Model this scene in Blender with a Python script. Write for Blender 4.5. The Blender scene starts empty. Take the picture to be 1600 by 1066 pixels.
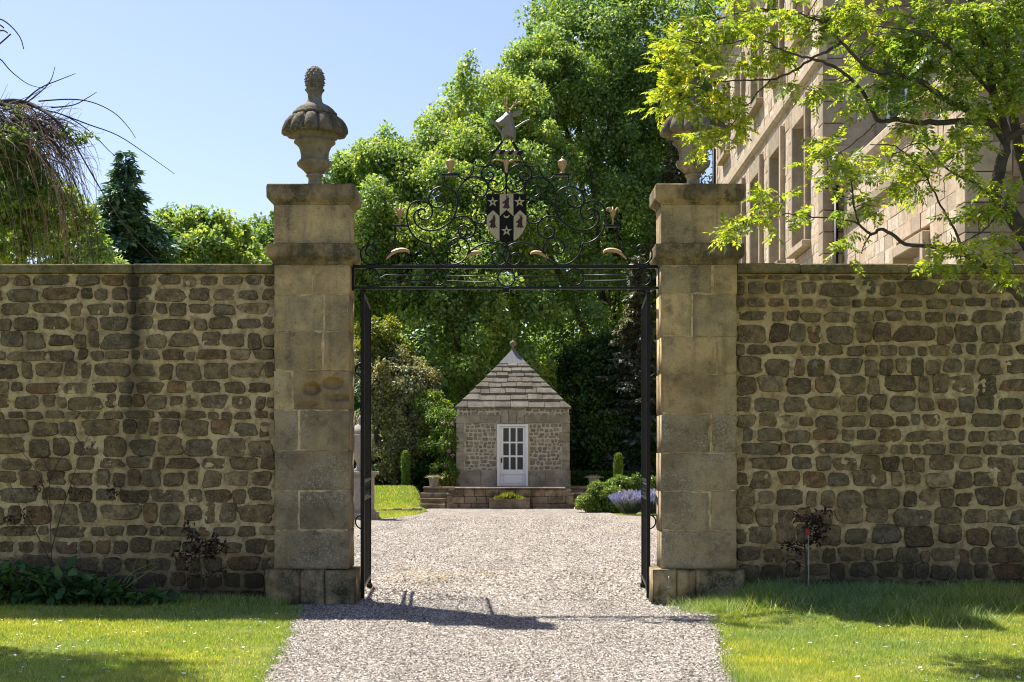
import bpy, math, random
import numpy as np
from mathutils import Vector

# ------------------------------------------------------------------ camera, sky, sun, exposure
SC = bpy.context.scene
COL = SC.collection
F = 2212.0            # focal length in photograph pixels (1600 wide)
CX, HY, CH = 800.0, 718.0, 1.437   # vanishing point, horizon row, eye height
cam_d = bpy.data.cameras.new('camera')
cam = bpy.data.objects.new('camera', cam_d); COL.objects.link(cam)
cam.location = (0, 0, CH); cam.rotation_euler = (math.pi/2, 0, 0)
cam_d.sensor_width = 36.0; cam_d.lens = F/1600*36
cam_d.shift_x = 0.0; cam_d.shift_y = (HY-533)/1600
cam_d.clip_start = 0.1; cam_d.clip_end = 3000
SC.camera = cam

SUN = Vector((-0.43, 0.43, 1.0)).normalized()
elev = math.asin(SUN.z)
world = bpy.data.worlds.new('World'); SC.world = world; world.use_nodes = True
wn = world.node_tree.nodes; wl = world.node_tree.links
wn.clear()
wo = wn.new('ShaderNodeOutputWorld'); wb = wn.new('ShaderNodeBackground'); ws = wn.new('ShaderNodeTexSky')
ws.sky_type = 'NISHITA'; ws.sun_disc = False
ws.sun_elevation = elev; ws.sun_rotation = math.atan2(SUN.x, SUN.y)
ws.altitude = 50; ws.air_density = 1.0; ws.dust_density = 1.2; ws.ozone_density = 1.6
wb.inputs['Strength'].default_value = 0.09
wt = wn.new('ShaderNodeMix'); wt.data_type = 'RGBA'; wt.blend_type = 'MULTIPLY'; wt.inputs[0].default_value = 1.0
wt.inputs[7].default_value = (0.93, 0.885, 1.0, 1)     # even tint of the whole sky
wl.new(ws.outputs[0], wt.inputs[6]); wl.new(wt.outputs[2], wb.inputs[0]); wl.new(wb.outputs[0], wo.inputs[0])
sd = bpy.data.lights.new('sun', 'SUN'); sun = bpy.data.objects.new('sun', sd); COL.objects.link(sun)
sd.energy = 5.0; sd.angle = math.radians(0.53); sd.color = (1.0, 0.965, 0.91)
sun.location = (-20, 20, 50); sun.rotation_euler = SUN.to_track_quat('Z', 'Y').to_euler()
SC.view_settings.view_transform = 'Standard'; SC.view_settings.look = 'None'
SC.view_settings.gamma = 1.0; SC.view_settings.exposure = 1.1
SC.cycles.filter_width = 1.1; SC.cycles.max_bounces = 8; SC.cycles.transparent_max_bounces = 8

# ------------------------------------------------------------------ helpers
def at(x, y, D):
    """photograph measurement (pixel) at distance D -> world point"""
    return Vector(((x-CX)*D/F, D, CH-(y-HY)*D/F))
def PX(x, D): return (x-CX)*D/F
def PZ(y, D): return CH-(y-HY)*D/F

def mesh_np(name, V, Fc, mat=None, smooth=False):
    V = np.asarray(V, dtype=np.float32); Fc = np.asarray(Fc, dtype=np.int32)
    k = Fc.shape[1]; m = Fc.shape[0]
    me = bpy.data.meshes.new(name)
    me.vertices.add(len(V)); me.vertices.foreach_set('co', V.ravel())
    me.loops.add(m*k); me.loops.foreach_set('vertex_index', Fc.ravel())
    me.polygons.add(m); me.polygons.foreach_set('loop_start', np.arange(0, m*k, k, dtype=np.int32))
    if smooth: me.polygons.foreach_set('use_smooth', np.ones(m, dtype=bool))
    me.update(calc_edges=True)
    if mat: me.materials.append(mat)
    return me
def mesh_py(name, V, Fc, mat=None, smooth=False):
    me = bpy.data.meshes.new(name); me.from_pydata([tuple(v) for v in V], [], Fc); me.update()
    if smooth: me.polygons.foreach_set('use_smooth', [True]*len(me.polygons))
    if mat: me.materials.append(mat)
    return me
def obj(name, me, parent=None, loc=(0, 0, 0), label=None, cat=None, group=None, kind=None):
    o = bpy.data.objects.new(name, me); COL.objects.link(o); o.location = loc
    if parent is not None: o.parent = parent
    if label: o['label'] = label
    if cat: o['category'] = cat
    if group: o['group'] = group
    if kind: o['kind'] = kind
    return o
def thing(name, label, cat, loc=(0, 0, 0), group=None, rz=0.0):
    o = obj(name, None, None, loc, label, cat, group); o.rotation_euler.z = rz
    return o

class MB:
    """mesh builder in python lists"""
    def __init__(s): s.V = []; s.F = []
    def add(s, V, Fc):
        n = len(s.V); s.V += [tuple(v) for v in V]; s.F += [tuple(i+n for i in f) for f in Fc]; return s
    def box(s, x0, x1, y0, y1, z0, z1):
        return s.add([(x0,y0,z0),(x1,y0,z0),(x1,y1,z0),(x0,y1,z0),(x0,y0,z1),(x1,y0,z1),(x1,y1,z1),(x0,y1,z1)],
              [(0,3,2,1),(4,5,6,7),(0,1,5,4),(1,2,6,5),(2,3,7,6),(3,0,4,7)])
    def cbox(s, x0, x1, y0, y1, z0, z1, b=0.01, j=0.0, rnd=None):
        """chamfered box: 24 vertices, 44 triangles"""
        V = []; idx = {}
        for ix in (0, 1):
            for iy in (0, 1):
                for iz in (0, 1):
                    c = ((x0, x1)[ix], (y0, y1)[iy], (z0, z1)[iz])
                    sg = (1-2*ix, 1-2*iy, 1-2*iz)
                    jj = [rnd.uniform(-j, j) for _ in range(3)] if rnd else (0, 0, 0)
                    for a in range(3):
                        p = [c[q] + (sg[q]*b if q != a else 0) + jj[q] for q in range(3)]
                        idx[(ix, iy, iz, a)] = len(V); V.append(p)
        Fc = []
        for a in range(3):
            o1, o2 = [(1, 2), (2, 0), (0, 1)][a]
            for sgn in (0, 1):
                q = []
                for (p1, p2) in ((0, 0), (1, 0), (1, 1), (0, 1)):
                    k = [0, 0, 0]; k[a] = sgn; k[o1] = p1; k[o2] = p2
                    q.append(idx[(k[0], k[1], k[2], a)])
                Fc.append(tuple(q) if sgn else tuple(reversed(q)))
        for a in range(3):       # edges running along axis a
            o1, o2 = [(1, 2), (2, 0), (0, 1)][a]
            for s1 in (0, 1):
                for s2 in (0, 1):
                    k0 = [0, 0, 0]; k0[o1] = s1; k0[o2] = s2; k1 = list(k0); k1[a] = 1
                    q = [idx[(*k0, o1)], idx[(*k1, o1)], idx[(*k1, o2)], idx[(*k0, o2)]]
                    Fc.append(tuple(q) if s1 == s2 else tuple(reversed(q)))
        for ix in (0, 1):
            for iy in (0, 1):
                for iz in (0, 1):
                    t = [idx[(ix, iy, iz, 0)], idx[(ix, iy, iz, 1)], idx[(ix, iy, iz, 2)]]
                    Fc.append(tuple(t) if (ix+iy+iz) % 2 else tuple(reversed(t)))
        return s.add(V, Fc)
    def tube(s, pts, rad, n=6, cap=True):
        V, Fc = tube_vf(pts, rad, n, cap); return s.add(V, Fc)
    def lathe(s, prof, n=32, c=(0, 0, 0), rf=None):
        V = []; Fc = []
        for i, (r, z) in enumerate(prof):
            for k in range(n):
                t = 2*math.pi*k/n; rr = rf(r, z, t) if rf else r
                V.append((c[0]+rr*math.cos(t), c[1]+rr*math.sin(t), c[2]+z))
        for i in range(len(prof)-1):
            for k in range(n):
                a = i*n+k; b = i*n+(k+1) % n
                Fc.append((a, b, b+n, a+n))
        Fc.append(tuple(reversed(range(n)))); Fc.append(tuple(range((len(prof)-1)*n, len(prof)*n)))
        return s.add(V, Fc)
    def prism(s, poly, y0, y1):
        """polygon in (x,z) extruded along y"""
        n = len(poly)
        V = [(p[0], y0, p[1]) for p in poly]+[(p[0], y1, p[1]) for p in poly]
        a = sum(poly[i][0]*poly[(i+1) % n][1]-poly[(i+1) % n][0]*poly[i][1] for i in range(n))
        f0 = tuple(range(n)); f1 = tuple(range(n, 2*n))
        sides = [(i, (i+1) % n, (i+1) % n+n, i+n) for i in range(n)]
        if a > 0: Fc = [f0, tuple(reversed(f1))]+[tuple(reversed(q)) for q in sides]
        else: Fc = [tuple(reversed(f0)), f1]+sides
        return s.add(V, Fc)
    def mesh(s, name, mat, smooth=False): return mesh_py(name, s.V, s.F, mat, smooth)
    def build(s, name, mat, parent=None, smooth=False, loc=(0, 0, 0), **kw):
        return obj(name, s.mesh(name, mat, smooth), parent, loc, **kw)

def tube_vf(pts, rad, n=6, cap=True):
    pts = [Vector(p) for p in pts]; V = []; Fc = []; m = len(pts)
    up = Vector((0.13, 0.31, 0.94)); prev = None
    for i in range(m):
        t = (pts[min(i+1, m-1)]-pts[max(i-1, 0)])
        if t.length < 1e-9: t = Vector((0, 0, 1))
        t.normalize()
        if prev is None:
            a = t.cross(up)
            if a.length < 0.05: a = t.cross(Vector((1, 0, 0)))
        else:
            a = prev - t*prev.dot(t)
            if a.length < 1e-6: a = t.cross(up)
        a.normalize(); b = t.cross(a); prev = a
        r = rad[i] if hasattr(rad, '__len__') else rad
        for k in range(n):
            w = 2*math.pi*k/n
            V.append(pts[i]+a*(r*math.cos(w))+b*(r*math.sin(w)))
    for i in range(m-1):
        for k in range(n):
            p = i*n+k; q = i*n+(k+1) % n
            Fc.append((p, q, q+n, p+n))
    if cap:
        Fc.append(tuple(reversed(range(n)))); Fc.append(tuple(range((m-1)*n, m*n)))
    return V, Fc
def catmull(P, sub=6):
    P = [Vector(p) for p in P]; out = []
    for i in range(len(P)-1):
        p0 = P[max(i-1, 0)]; p1 = P[i]; p2 = P[i+1]; p3 = P[min(i+2, len(P)-1)]
        for k in range(sub):
            t = k/sub
            out.append(0.5*((2*p1)+(p2-p0)*t+(2*p0-5*p1+4*p2-p3)*t*t+(3*p1-p0-3*p2+p3)*t*t*t))
    out.append(P[-1]); return out
def sstep(a, b, x): 
    t = np.clip((np.asarray(x, dtype=float)-a)/(b-a), 0, 1); return t*t*(3-2*t)
def vnoise(x, y, seed=0):
    """cheap smooth value noise, vectorised"""
    x = np.asarray(x, dtype=float); y = np.asarray(y, dtype=float)
    xi = np.floor(x).astype(np.int64); yi = np.floor(y).astype(np.int64); fx = x-xi; fy = y-yi
    def h(a, b):
        n = (a*374761393+b*668265263+seed*1442695041) & 0x7fffffff
        n = ((n ^ (n >> 13))*1274126177) & 0x7fffffff
        return ((n ^ (n >> 16)) & 0xffff)/65535.0
    u = fx*fx*(3-2*fx); v = fy*fy*(3-2*fy)
    return (h(xi, yi)*(1-u)+h(xi+1, yi)*u)*(1-v)+(h(xi, yi+1)*(1-u)+h(xi+1, yi+1)*u)*v-0.5

# ------------------------------------------------------------------ materials
class NT:
    def __init__(s, name):
        s.m = bpy.data.materials.new(name); s.m.use_nodes = True
        s.t = s.m.node_tree; s.n = s.t.nodes; s.l = s.t.links; s.n.clear()
        s.out = s.n.new('ShaderNodeOutputMaterial')
    def new(s, typ, **kw):
        nd = s.n.new(typ)
        for k, v in kw.items(): setattr(nd, k, v)
        return nd
    def link(s, a, b): s.l.new(a, b)
    def pos(s):
        if not hasattr(s, '_p'): s._p = s.new('ShaderNodeNewGeometry')
        return s._p.outputs['Position']
    def noise(s, scale, detail=4, rough=0.55, vec=None, stretch=None, dist=0.0):
        nz = s.new('ShaderNodeTexNoise'); nz.inputs['Scale'].default_value = scale
        nz.inputs['Detail'].default_value = detail; nz.inputs['Roughness'].default_value = rough
        nz.inputs['Distortion'].default_value = dist
        v = vec if vec is not None else s.pos()
        if stretch:
            mp = s.new('ShaderNodeMapping'); mp.inputs['Scale'].default_value = stretch
            s.link(v, mp.inputs['Vector']); v = mp.outputs[0]
        s.link(v, nz.inputs['Vector']); return nz.outputs['Fac']
    def ramp(s, fac, stops, interp='LINEAR'):
        r = s.new('ShaderNodeValToRGB'); r.color_ramp.interpolation = interp
        e = r.color_ramp.elements
        while len(e) < len(stops): e.new(0.5)
        for el, (p, c) in zip(e, stops):
            el.position = p; el.color = (*c, 1) if len(c) == 3 else c
        s.link(fac, r.inputs[0]); return r.outputs[0]
    def mr(s, fac, a, b, c=0.0, d=1.0):
        m = s.new('ShaderNodeMapRange'); s.link(fac, m.inputs[0])
        for i, v in enumerate((a, b, c, d)): m.inputs[i+1].default_value = v
        return m.outputs[0]
    def mix(s, fac, a, b, mode='MIX'):
        m = s.new('ShaderNodeMix', data_type='RGBA', blend_type=mode)
        if isinstance(fac, (int, float)): m.inputs[0].default_value = fac
        else: s.link(fac, m.inputs[0])
        for i, v in ((6, a), (7, b)):
            if isinstance(v, tuple): m.inputs[i].default_value = (*v, 1) if len(v) == 3 else v
            else: s.link(v, m.inputs[i])
        return m.outputs[2]
    def math(s, op, a, b=None):
        m = s.new('ShaderNodeMath', operation=op)
        for i, v in enumerate((a, b)):
            if v is None: continue
            if isinstance(v, (int, float)): m.inputs[i].default_value = v
            else: s.link(v, m.inputs[i])
        return m.outputs[0]
    def bump(s, h, strength=0.4, dist=0.02, nrm=None):
        b = s.new('ShaderNodeBump'); b.inputs['Strength'].default_value = strength; b.inputs['Distance'].default_value = dist
        s.link(h, b.inputs['Height'])
        if nrm is not None: s.link(nrm, b.inputs['Normal'])
        return b.outputs[0]
    def done(s, col, rough=0.85, nrm=None, metal=0.0, spec=0.3, coat=None):
        p = s.new('ShaderNodeBsdfPrincipled')
        if isinstance(col, tuple): p.inputs['Base Color'].default_value = (*col, 1)
        else: s.link(col, p.inputs['Base Color'])
        if isinstance(rough, (int, float)): p.inputs['Roughness'].default_value = rough
        else: s.link(rough, p.inputs['Roughness'])
        p.inputs['Metallic'].default_value = metal; p.inputs['Specular IOR Level'].default_value = spec
        if nrm is not None: s.link(nrm, p.inputs['Normal'])
        s.link(p.outputs[0], s.out.inputs[0]); s.p = p
        return s.m
    def orand(s): return s.new('ShaderNodeObjectInfo').outputs['Random']
    def irand(s):
        g = s.new('ShaderNodeNewGeometry'); return g.outputs['Random Per Island']
    def sep(s):
        x = s.new('ShaderNodeSeparateXYZ'); s.link(s.pos(), x.inputs[0]); return x.outputs

def rubble_stain(t, col):
    """dirt run below the joint of the left coping, green algae on the upper right wall"""
    x, y, z = t.sep()[0:3]
    n = t.noise(3.0, 4, 0.6, stretch=(1, 1, 0.35))
    wob = t.math('MULTIPLY', t.math('SUBTRACT', n, 0.5), 0.5)
    dx = t.math('ABSOLUTE', t.math('ADD', t.math('ADD', x, 3.74), wob))
    run = t.math('MULTIPLY', t.mr(dx, 0.20, 0.05), t.mr(z, 0.4, 3.0, 0.2, 0.8))
    col = t.mix(run, col, (0.03, 0.024, 0.017))
    alg = t.math('MULTIPLY', t.mr(t.noise(1.6, 5, 0.6), 0.5, 0.68), t.math('MULTIPLY', t.mr(z, 1.6, 3.1), t.mr(x, 2.0, 2.4)))
    col = t.mix(t.math('MULTIPLY', alg, 0.42), col, (0.065, 0.07, 0.016))
    damp = t.math('MULTIPLY', t.mr(t.math('ADD', z, t.math('MULTIPLY', wob, 0.9)), 0.75, 0.15), 0.8)
    return t.mix(damp, col, (0.024, 0.020, 0.015))

def mat_rubble(name, island=False):
    t = NT(name)
    r = t.irand() if island else t.orand()
    base = t.ramp(r, [(0.0, (0.10, 0.070, 0.040)), (0.12, (0.22, 0.158, 0.088)), (0.24, (0.15, 0.115, 0.070)), (0.36, (0.30, 0.215, 0.12)), (0.48, (0.165, 0.138, 0.095)),
                      (0.6, (0.24, 0.168, 0.090)), (0.7, (0.19, 0.155, 0.105)), (0.8, (0.27, 0.158, 0.078)), (0.9, (0.13, 0.095, 0.058)), (1.0, (0.36, 0.275, 0.165))])
    base = t.mix(1.0, base, (1.16, 1.12, 0.95), 'MULTIPLY')
    n1 = t.noise(11, 6, 0.7); n2 = t.noise(48, 4, 0.7); n3 = t.noise(3.0, 3)
    col = t.mix(t.mr(n1, 0.42, 0.58), base, t.mix(0.62, base, (0.036, 0.027, 0.018)))
    col = t.mix(t.math('MULTIPLY', t.mr(n2, 0.49, 0.64), 0.45), col, t.mix(0.5, base, (0.50, 0.40, 0.26)))
    col = t.mix(t.math('MULTIPLY', t.mr(t.noise(70, 3, 0.6), 0.52, 0.64), 0.35), col, (0.05, 0.04, 0.028))
    col = t.mix(t.math('MULTIPLY', t.mr(t.noise(6.0, 6, 0.75), 0.57, 0.66), 0.6), col, (0.36, 0.30, 0.19))
    col = rubble_stain(t, col)
    h = t.math('ADD', t.math('MULTIPLY', n1, 1.4), t.math('MULTIPLY', n2, 0.5))
    return t.done(col, 0.92, t.bump(h, 0.9, 0.022), spec=0.15)

def mat_mortar(name='lime_mortar'):
    t = NT(name)
    n1 = t.noise(3.0, 6, 0.65); n2 = t.noise(60, 4, 0.7); n3 = t.noise(14, 5, 0.65)
    col = t.ramp(n1, [(0.3, (0.36, 0.26, 0.135)), (0.5, (0.53, 0.40, 0.22)), (0.72, (0.66, 0.52, 0.30))])
    col = t.mix(1.0, col, (1.18, 1.18, 1.12), 'MULTIPLY')
    col = t.mix(t.math('MULTIPLY', t.mr(n3, 0.46, 0.62), 0.65), col, (0.24, 0.158, 0.078))
    x, y, z = t.sep()[0:3]
    och = t.math('MULTIPLY', t.math('MULTIPLY', t.mr(t.noise(1.3, 3), 0.5, 0.62), t.mr(z, 2.4, 3.2)), t.mr(x, 2.0, 2.4))
    col = t.mix(t.math('MULTIPLY', och, 0.6), col, (0.36, 0.22, 0.07))
    col = rubble_stain(t, col)
    return t.done(col, 0.95, t.bump(t.math('ADD', n2, t.math('MULTIPLY', n3, 1.4)), 0.8, 0.015), spec=0.1)

def mat_ashlar(name, stops, lichen=0.5, dark=0.5, moss=0.0, blotch=8.0, gain=1.0, runs=0.0):
    t = NT(name)
    r = t.orand(); base = t.ramp(r, [(p, tuple(min(0.8, q*gain) for q in c)) for p, c in stops])
    n1 = t.noise(2.6, 6, 0.65); n2 = t.noise(42, 5, 0.75); n3 = t.noise(blotch, 6, 0.7)
    # soft colour drift inside a block: warm to grey
    col = t.mix(t.math('MULTIPLY', t.mr(t.noise(1.7, 4, 0.6), 0.42, 0.60), 0.5), base, t.mix(0.6, base, (0.22, 0.20, 0.15)))
    col = t.mix(t.math('MULTIPLY', t.mr(n1, 0.42, 0.60), dark), col, (0.085, 0.066, 0.038))
    if runs:      # dirt runs
        rn = t.noise(7, 4, 0.6, stretch=(1, 1, 0.12)); col = t.mix(t.math('MULTIPLY', t.mr(rn, 0.52, 0.66), runs), col, (0.06, 0.048, 0.03))
    # speckled lichen: pale rosettes broken up by fine noise
    sp = t.math('MULTIPLY', t.mr(t.noise(46, 3, 0.6), 0.50, 0.58), t.mr(t.noise(1.5, 3, 0.5), 0.42, 0.56))
    col = t.mix(t.math('MULTIPLY', sp, lichen), col, (0.36, 0.335, 0.25))
    col = t.mix(t.math('MULTIPLY', t.mr(n3, 0.54, 0.66), dark*0.75), col, (0.04, 0.032, 0.02))
    col = t.mix(t.math('MULTIPLY', t.mr(t.noise(75, 3, 0.7), 0.54, 0.64), 0.35), col, (0.06, 0.05, 0.035))
    if moss: col = t.mix(t.math('MULTIPLY', t.mr(n3, 0.44, 0.62), moss), col, (0.055, 0.058, 0.02))
    h = t.math('ADD', t.math('MULTIPLY', n2, 0.5), n3)
    return t.done(col, 0.93, t.bump(h, 0.7, 0.014), spec=0.12)

def mat_simple(name, c1, c2, scale=12, rough=0.7, bump=0.2, metal=0.0, spec=0.3, bdist=0.01, rnd=False, island=False):
    t = NT(name); n = t.noise(scale, 5, 0.65); col = t.mix(t.mr(n, 0.35, 0.65), c1, c2)
    if rnd or island:
        r = t.irand() if island else t.orand()
        col = t.mix(1.0, col, t.ramp(r, [(0, (0.72, 0.72, 0.72)), (1, (1.25, 1.22, 1.18))]), 'MULTIPLY')
    return t.done(col, rough, t.bump(t.noise(scale*5, 4, 0.7), bump, bdist), metal, spec)

def mat_leaf(name, stops, trans=0.45, tint=(1.5, 1.35, 0.5), rough=0.5, spec=0.35, gain=1.0, patch=None):
    t = NT(name); r = t.irand(); col = t.ramp(r, [(p, tuple(min(0.8, q*gain) for q in c)) for p, c in stops])
    big = t.noise(0.55, 4, 0.6)
    if patch:
        pn = t.noise(1.9, 5, 0.65); col = t.mix(t.mr(pn, 0.44, 0.62), col, t.mix(1.0, col, patch, 'MULTIPLY'))
        pn = t.noise(6.0, 4, 0.65, dist=0.6); col = t.mix(t.mr(pn, 0.50, 0.64), col, t.mix(0.3, col, (0.10, 0.19, 0.03)))
    col = t.mix(1.0, col, t.ramp(big, [(0.35, (0.72, 0.85, 1.15)), (0.65, (1.22, 1.12, 0.8))]), 'MULTIPLY')
    p = t.new('ShaderNodeBsdfPrincipled'); t.link(col, p.inputs['Base Color']); p.inputs['Roughness'].default_value = rough
    p.inputs['Specular IOR Level'].default_value = spec
    tr = t.new('ShaderNodeBsdfTranslucent'); t.link(t.mix(1.0, col, tint, 'MULTIPLY'), tr.inputs[0])
    mx = t.new('ShaderNodeMixShader'); mx.inputs[0].default_value = trans
    t.link(p.outputs[0], mx.inputs[1]); t.link(tr.outputs[0], mx.inputs[2]); t.link(mx.outputs[0], t.out.inputs[0])
    return t.m

def mat_house():
    t = NT('house_pink_sandstone'); base = t.ramp(t.irand(), [(0, (0.44, 0.32, 0.21)), (0.2, (0.62, 0.51, 0.37)), (0.4, (0.55, 0.43, 0.31)), (0.6, (0.68, 0.58, 0.44)), (0.75, (0.56, 0.40, 0.27)), (0.9, (0.64, 0.54, 0.41)), (1, (0.38, 0.30, 0.21))])
    n = t.noise(7, 6, 0.7); col = t.mix(t.math('MULTIPLY', t.mr(n, 0.44, 0.62), 0.5), base, (0.27, 0.20, 0.125))
    col = t.mix(t.math('MULTIPLY', t.mr(t.noise(0.9, 4, 0.6, stretch=(1, 1, 0.35)), 0.48, 0.64), 0.35), col, (0.24, 0.19, 0.125))
    return t.done(col, 0.92, t.bump(t.noise(22, 5, 0.7), 0.7, 0.02), spec=0.12)
def mat_grey_rubble():
    t = NT('summerhouse_rubble'); base = t.ramp(t.irand(), [(0, (0.17, 0.145, 0.11)), (0.25, (0.30, 0.265, 0.21)), (0.5, (0.22, 0.19, 0.15)), (0.75, (0.38, 0.335, 0.265)), (1, (0.25, 0.205, 0.15))])
    n = t.noise(9, 5, 0.7); col = t.mix(t.math('MULTIPLY', t.mr(n, 0.45, 0.62), 0.5), base, (0.10, 0.085, 0.065))
    return t.done(col, 0.93, t.bump(t.noise(30, 4, 0.7), 0.6, 0.015), spec=0.12)
M = {}
M['rubble'] = mat_rubble('rubble_sandstone'); M['rubble_i'] = mat_rubble('rubble_sandstone_small', True)
M['mortar'] = mat_mortar()
ash = [(0.0, (0.36, 0.245, 0.13)), (0.25, (0.50, 0.355, 0.19)), (0.5, (0.36, 0.27, 0.165)), (0.75, (0.55, 0.395, 0.215)), (1.0, (0.42, 0.31, 0.18))]
M['ashlar'] = mat_ashlar('pillar_sandstone', [(p, (c[0]*1.08, c[1]*1.06, c[2]*0.86)) for p, c in ash], 0.35, 0.5, gain=1.12, runs=0.45)
M['ashlar_low'] = mat_ashlar('lichened_pillar_sandstone', [(0, (0.36, 0.262, 0.138)), (0.5, (0.42, 0.312, 0.17)), (1, (0.38, 0.28, 0.145))], 0.75, 0.5, gain=0.98, runs=0.2)
M['plinth'] = mat_ashlar('plinth_sandstone', [(0, (0.36, 0.26, 0.135)), (1, (0.45, 0.33, 0.17))], 0.5, 1.0, 0.45, 3.0, 1.0, 0.7)
M['cap'] = mat_ashlar('cap_sandstone', [(0, (0.33, 0.225, 0.10)), (1, (0.40, 0.285, 0.135))], 0.3, 0.85, 0.35, 7.0, 1.2, 0.7)
M['coping'] = mat_ashlar('coping_sandstone', [(0, (0.21, 0.165, 0.07)), (1, (0.26, 0.20, 0.085))], 0.35, 0.7, 0.6, 6.0, 1.15)
M['urn'] = mat_ashlar('urn_stone', [(0, (0.32, 0.265, 0.165)), (1, (0.37, 0.305, 0.19))], 0.3, 0.55, 0.0, 9.0, 1.15, 0.6)
M['urn_lid'] = mat_ashlar('weathered_lid_stone', [(0, (0.165, 0.145, 0.10)), (1, (0.185, 0.16, 0.115))], 0.5, 0.8, 0.0, 12.0, 1.2, 0.5)
M['iron'] = mat_simple('black_painted_iron', (0.006, 0.006, 0.006), (0.010, 0.009, 0.009), 30, 0.38, 0.05, 0.0, 0.22)
M['gold'] = mat_simple('worn_gilding', (0.52, 0.34, 0.17), (0.38, 0.24, 0.12), 40, 0.5, 0.3, 0.35, 0.5)
M['palegold'] = mat_simple('pale_gilded_metal', (0.24, 0.205, 0.14), (0.18, 0.15, 0.10), 40, 0.5, 0.2, 0.1, 0.5)
M['shield_black'] = mat_simple('shield_black', (0.008, 0.007, 0.006), (0.012, 0.010, 0.009), 30, 0.6, 0.05, 0, 0.12)
M['shield_pale'] = mat_simple('shield_pale_gold', (0.46, 0.39, 0.24), (0.38, 0.32, 0.19), 30, 0.5, 0.15)
M['shield_red'] = mat_simple('shield_dark_maroon', (0.03, 0.012, 0.008), (0.045, 0.018, 0.012), 30, 0.5, 0.1)
M['house'] = mat_house()
M['house_shaded'] = mat_simple('house_shaded_sandstone', (0.27, 0.20, 0.135), (0.20, 0.145, 0.095), 3.5, 0.9, 0.5, 0, 0.15, 0.02, rnd=True)  # house stone with the shade of the fronts put into its colour
M['house_trim'] = mat_simple('house_dressed_stone', (0.42, 0.345, 0.24), (0.31, 0.245, 0.165), 5, 0.88, 0.35, 0, 0.15, 0.015, rnd=True)
M['glass'] = mat_simple('window_glass', (0.012, 0.014, 0.013), (0.025, 0.03, 0.028), 4, 0.05, 0.0, 0, 0.55)
M['white'] = mat_simple('white_paint', (0.78, 0.79, 0.80), (0.72, 0.73, 0.74), 20, 0.45, 0.08)
M['lead'] = mat_simple('lead_sheet', (0.15, 0.155, 0.165), (0.11, 0.115, 0.125), 10, 0.6, 0.2)
M['slate'] = mat_ashlar('stone_slate', [(0, (0.10, 0.09, 0.073)), (0.5, (0.145, 0.131, 0.107)), (1, (0.19, 0.172, 0.142))], 0.5, 0.6, 0.0, 7.0)
M['sh_stone'] = mat_ashlar('summerhouse_dressed_stone', [(0, (0.33, 0.29, 0.225)), (1, (0.40, 0.355, 0.28))], 0.2, 0.45, 0.0, 6.0)
M['sh_rubble'] = mat_grey_rubble()
M['sh_mortar'] = mat_simple('summerhouse_mortar', (0.50, 0.45, 0.35), (0.40, 0.355, 0.27), 6, 0.95, 0.5, 0, 0.1)
M['terrace'] = mat_ashlar('terrace_stone', [(0, (0.31, 0.22, 0.145)), (0.5, (0.23, 0.17, 0.115)), (1, (0.36, 0.27, 0.185))], 0.25, 0.75, 0.15, 5.0)
M['pot'] = mat_simple('stone_pot', (0.33, 0.30, 0.25), (0.25, 0.22, 0.18), 14, 0.9, 0.3)
M['soil'] = mat_simple('soil', (0.05, 0.037, 0.025), (0.03, 0.022, 0.015), 30, 0.98, 0.6)
M['bark'] = mat_simple('grey_bark', (0.115, 0.095, 0.075), (0.055, 0.045, 0.036), 14, 0.9, 0.6, 0, 0.15, 0.02)
M['twig'] = mat_simple('bare_twig', (0.33, 0.245, 0.165), (0.20, 0.14, 0.095), 6, 0.85, 0.3)
M['twig_dk'] = mat_simple('dark_twig', (0.085, 0.062, 0.048), (0.05, 0.037, 0.03), 6, 0.85, 0.3)
M['cane'] = mat_simple('pale_cane', (0.42, 0.38, 0.30), (0.33, 0.29, 0.22), 20, 0.8, 0.2)
M['redtag'] = mat_simple('red_tag', (0.42, 0.03, 0.03), (0.35, 0.025, 0.025), 20, 0.5, 0.1)
M['blackplastic'] = mat_simple('black_plastic', (0.012, 0.012, 0.014), (0.02, 0.02, 0.022), 20, 0.4, 0.1)

G3 = lambda a, b, c, d=None: [(0.0, a), (0.45, b), (0.8, c), (1.0, d or c)]
M['beech'] = mat_leaf('beech_leaf', G3((0.078, 0.132, 0.046), (0.125, 0.205, 0.060), (0.19, 0.275, 0.078), (0.31, 0.36, 0.11)), 0.48, (1.35, 1.3, 0.55), 0.5, 0.4, gain=1.38)
M['lime'] = mat_leaf('lime_leaf', G3((0.098, 0.158, 0.05), (0.165, 0.25, 0.066), (0.25, 0.33, 0.085), (0.39, 0.41, 0.12)), 0.5, (1.35, 1.3, 0.55), 0.5, 0.4, gain=1.36)
M['dark'] = mat_leaf('dark_leaf', G3((0.016, 0.033, 0.012), (0.026, 0.052, 0.016), (0.04, 0.075, 0.02)), 0.3, spec=0.12, gain=2.0)
M['cedar'] = mat_leaf('conifer_needle', G3((0.020, 0.042, 0.030), (0.034, 0.062, 0.036), (0.055, 0.085, 0.04)), 0.2, (1.2, 1.2, 0.7), gain=3.6)
M['silver'] = mat_leaf('silvery_needle', G3((0.05, 0.06, 0.045), (0.085, 0.095, 0.07), (0.13, 0.135, 0.09)), 0.22, (1.2, 1.15, 0.8), gain=1.5)
M['variegated'] = mat_leaf('variegated_leaf', G3((0.06, 0.072, 0.03), (0.11, 0.12, 0.055), (0.17, 0.165, 0.085), (0.24, 0.22, 0.13)), 0.35, (1.2, 1.1, 0.7), gain=2.4)
M['yellowgreen'] = mat_leaf('yellow_green_leaf', G3((0.09, 0.13, 0.02), (0.15, 0.19, 0.028), (0.22, 0.23, 0.035)), 0.45, gain=1.15)
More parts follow.
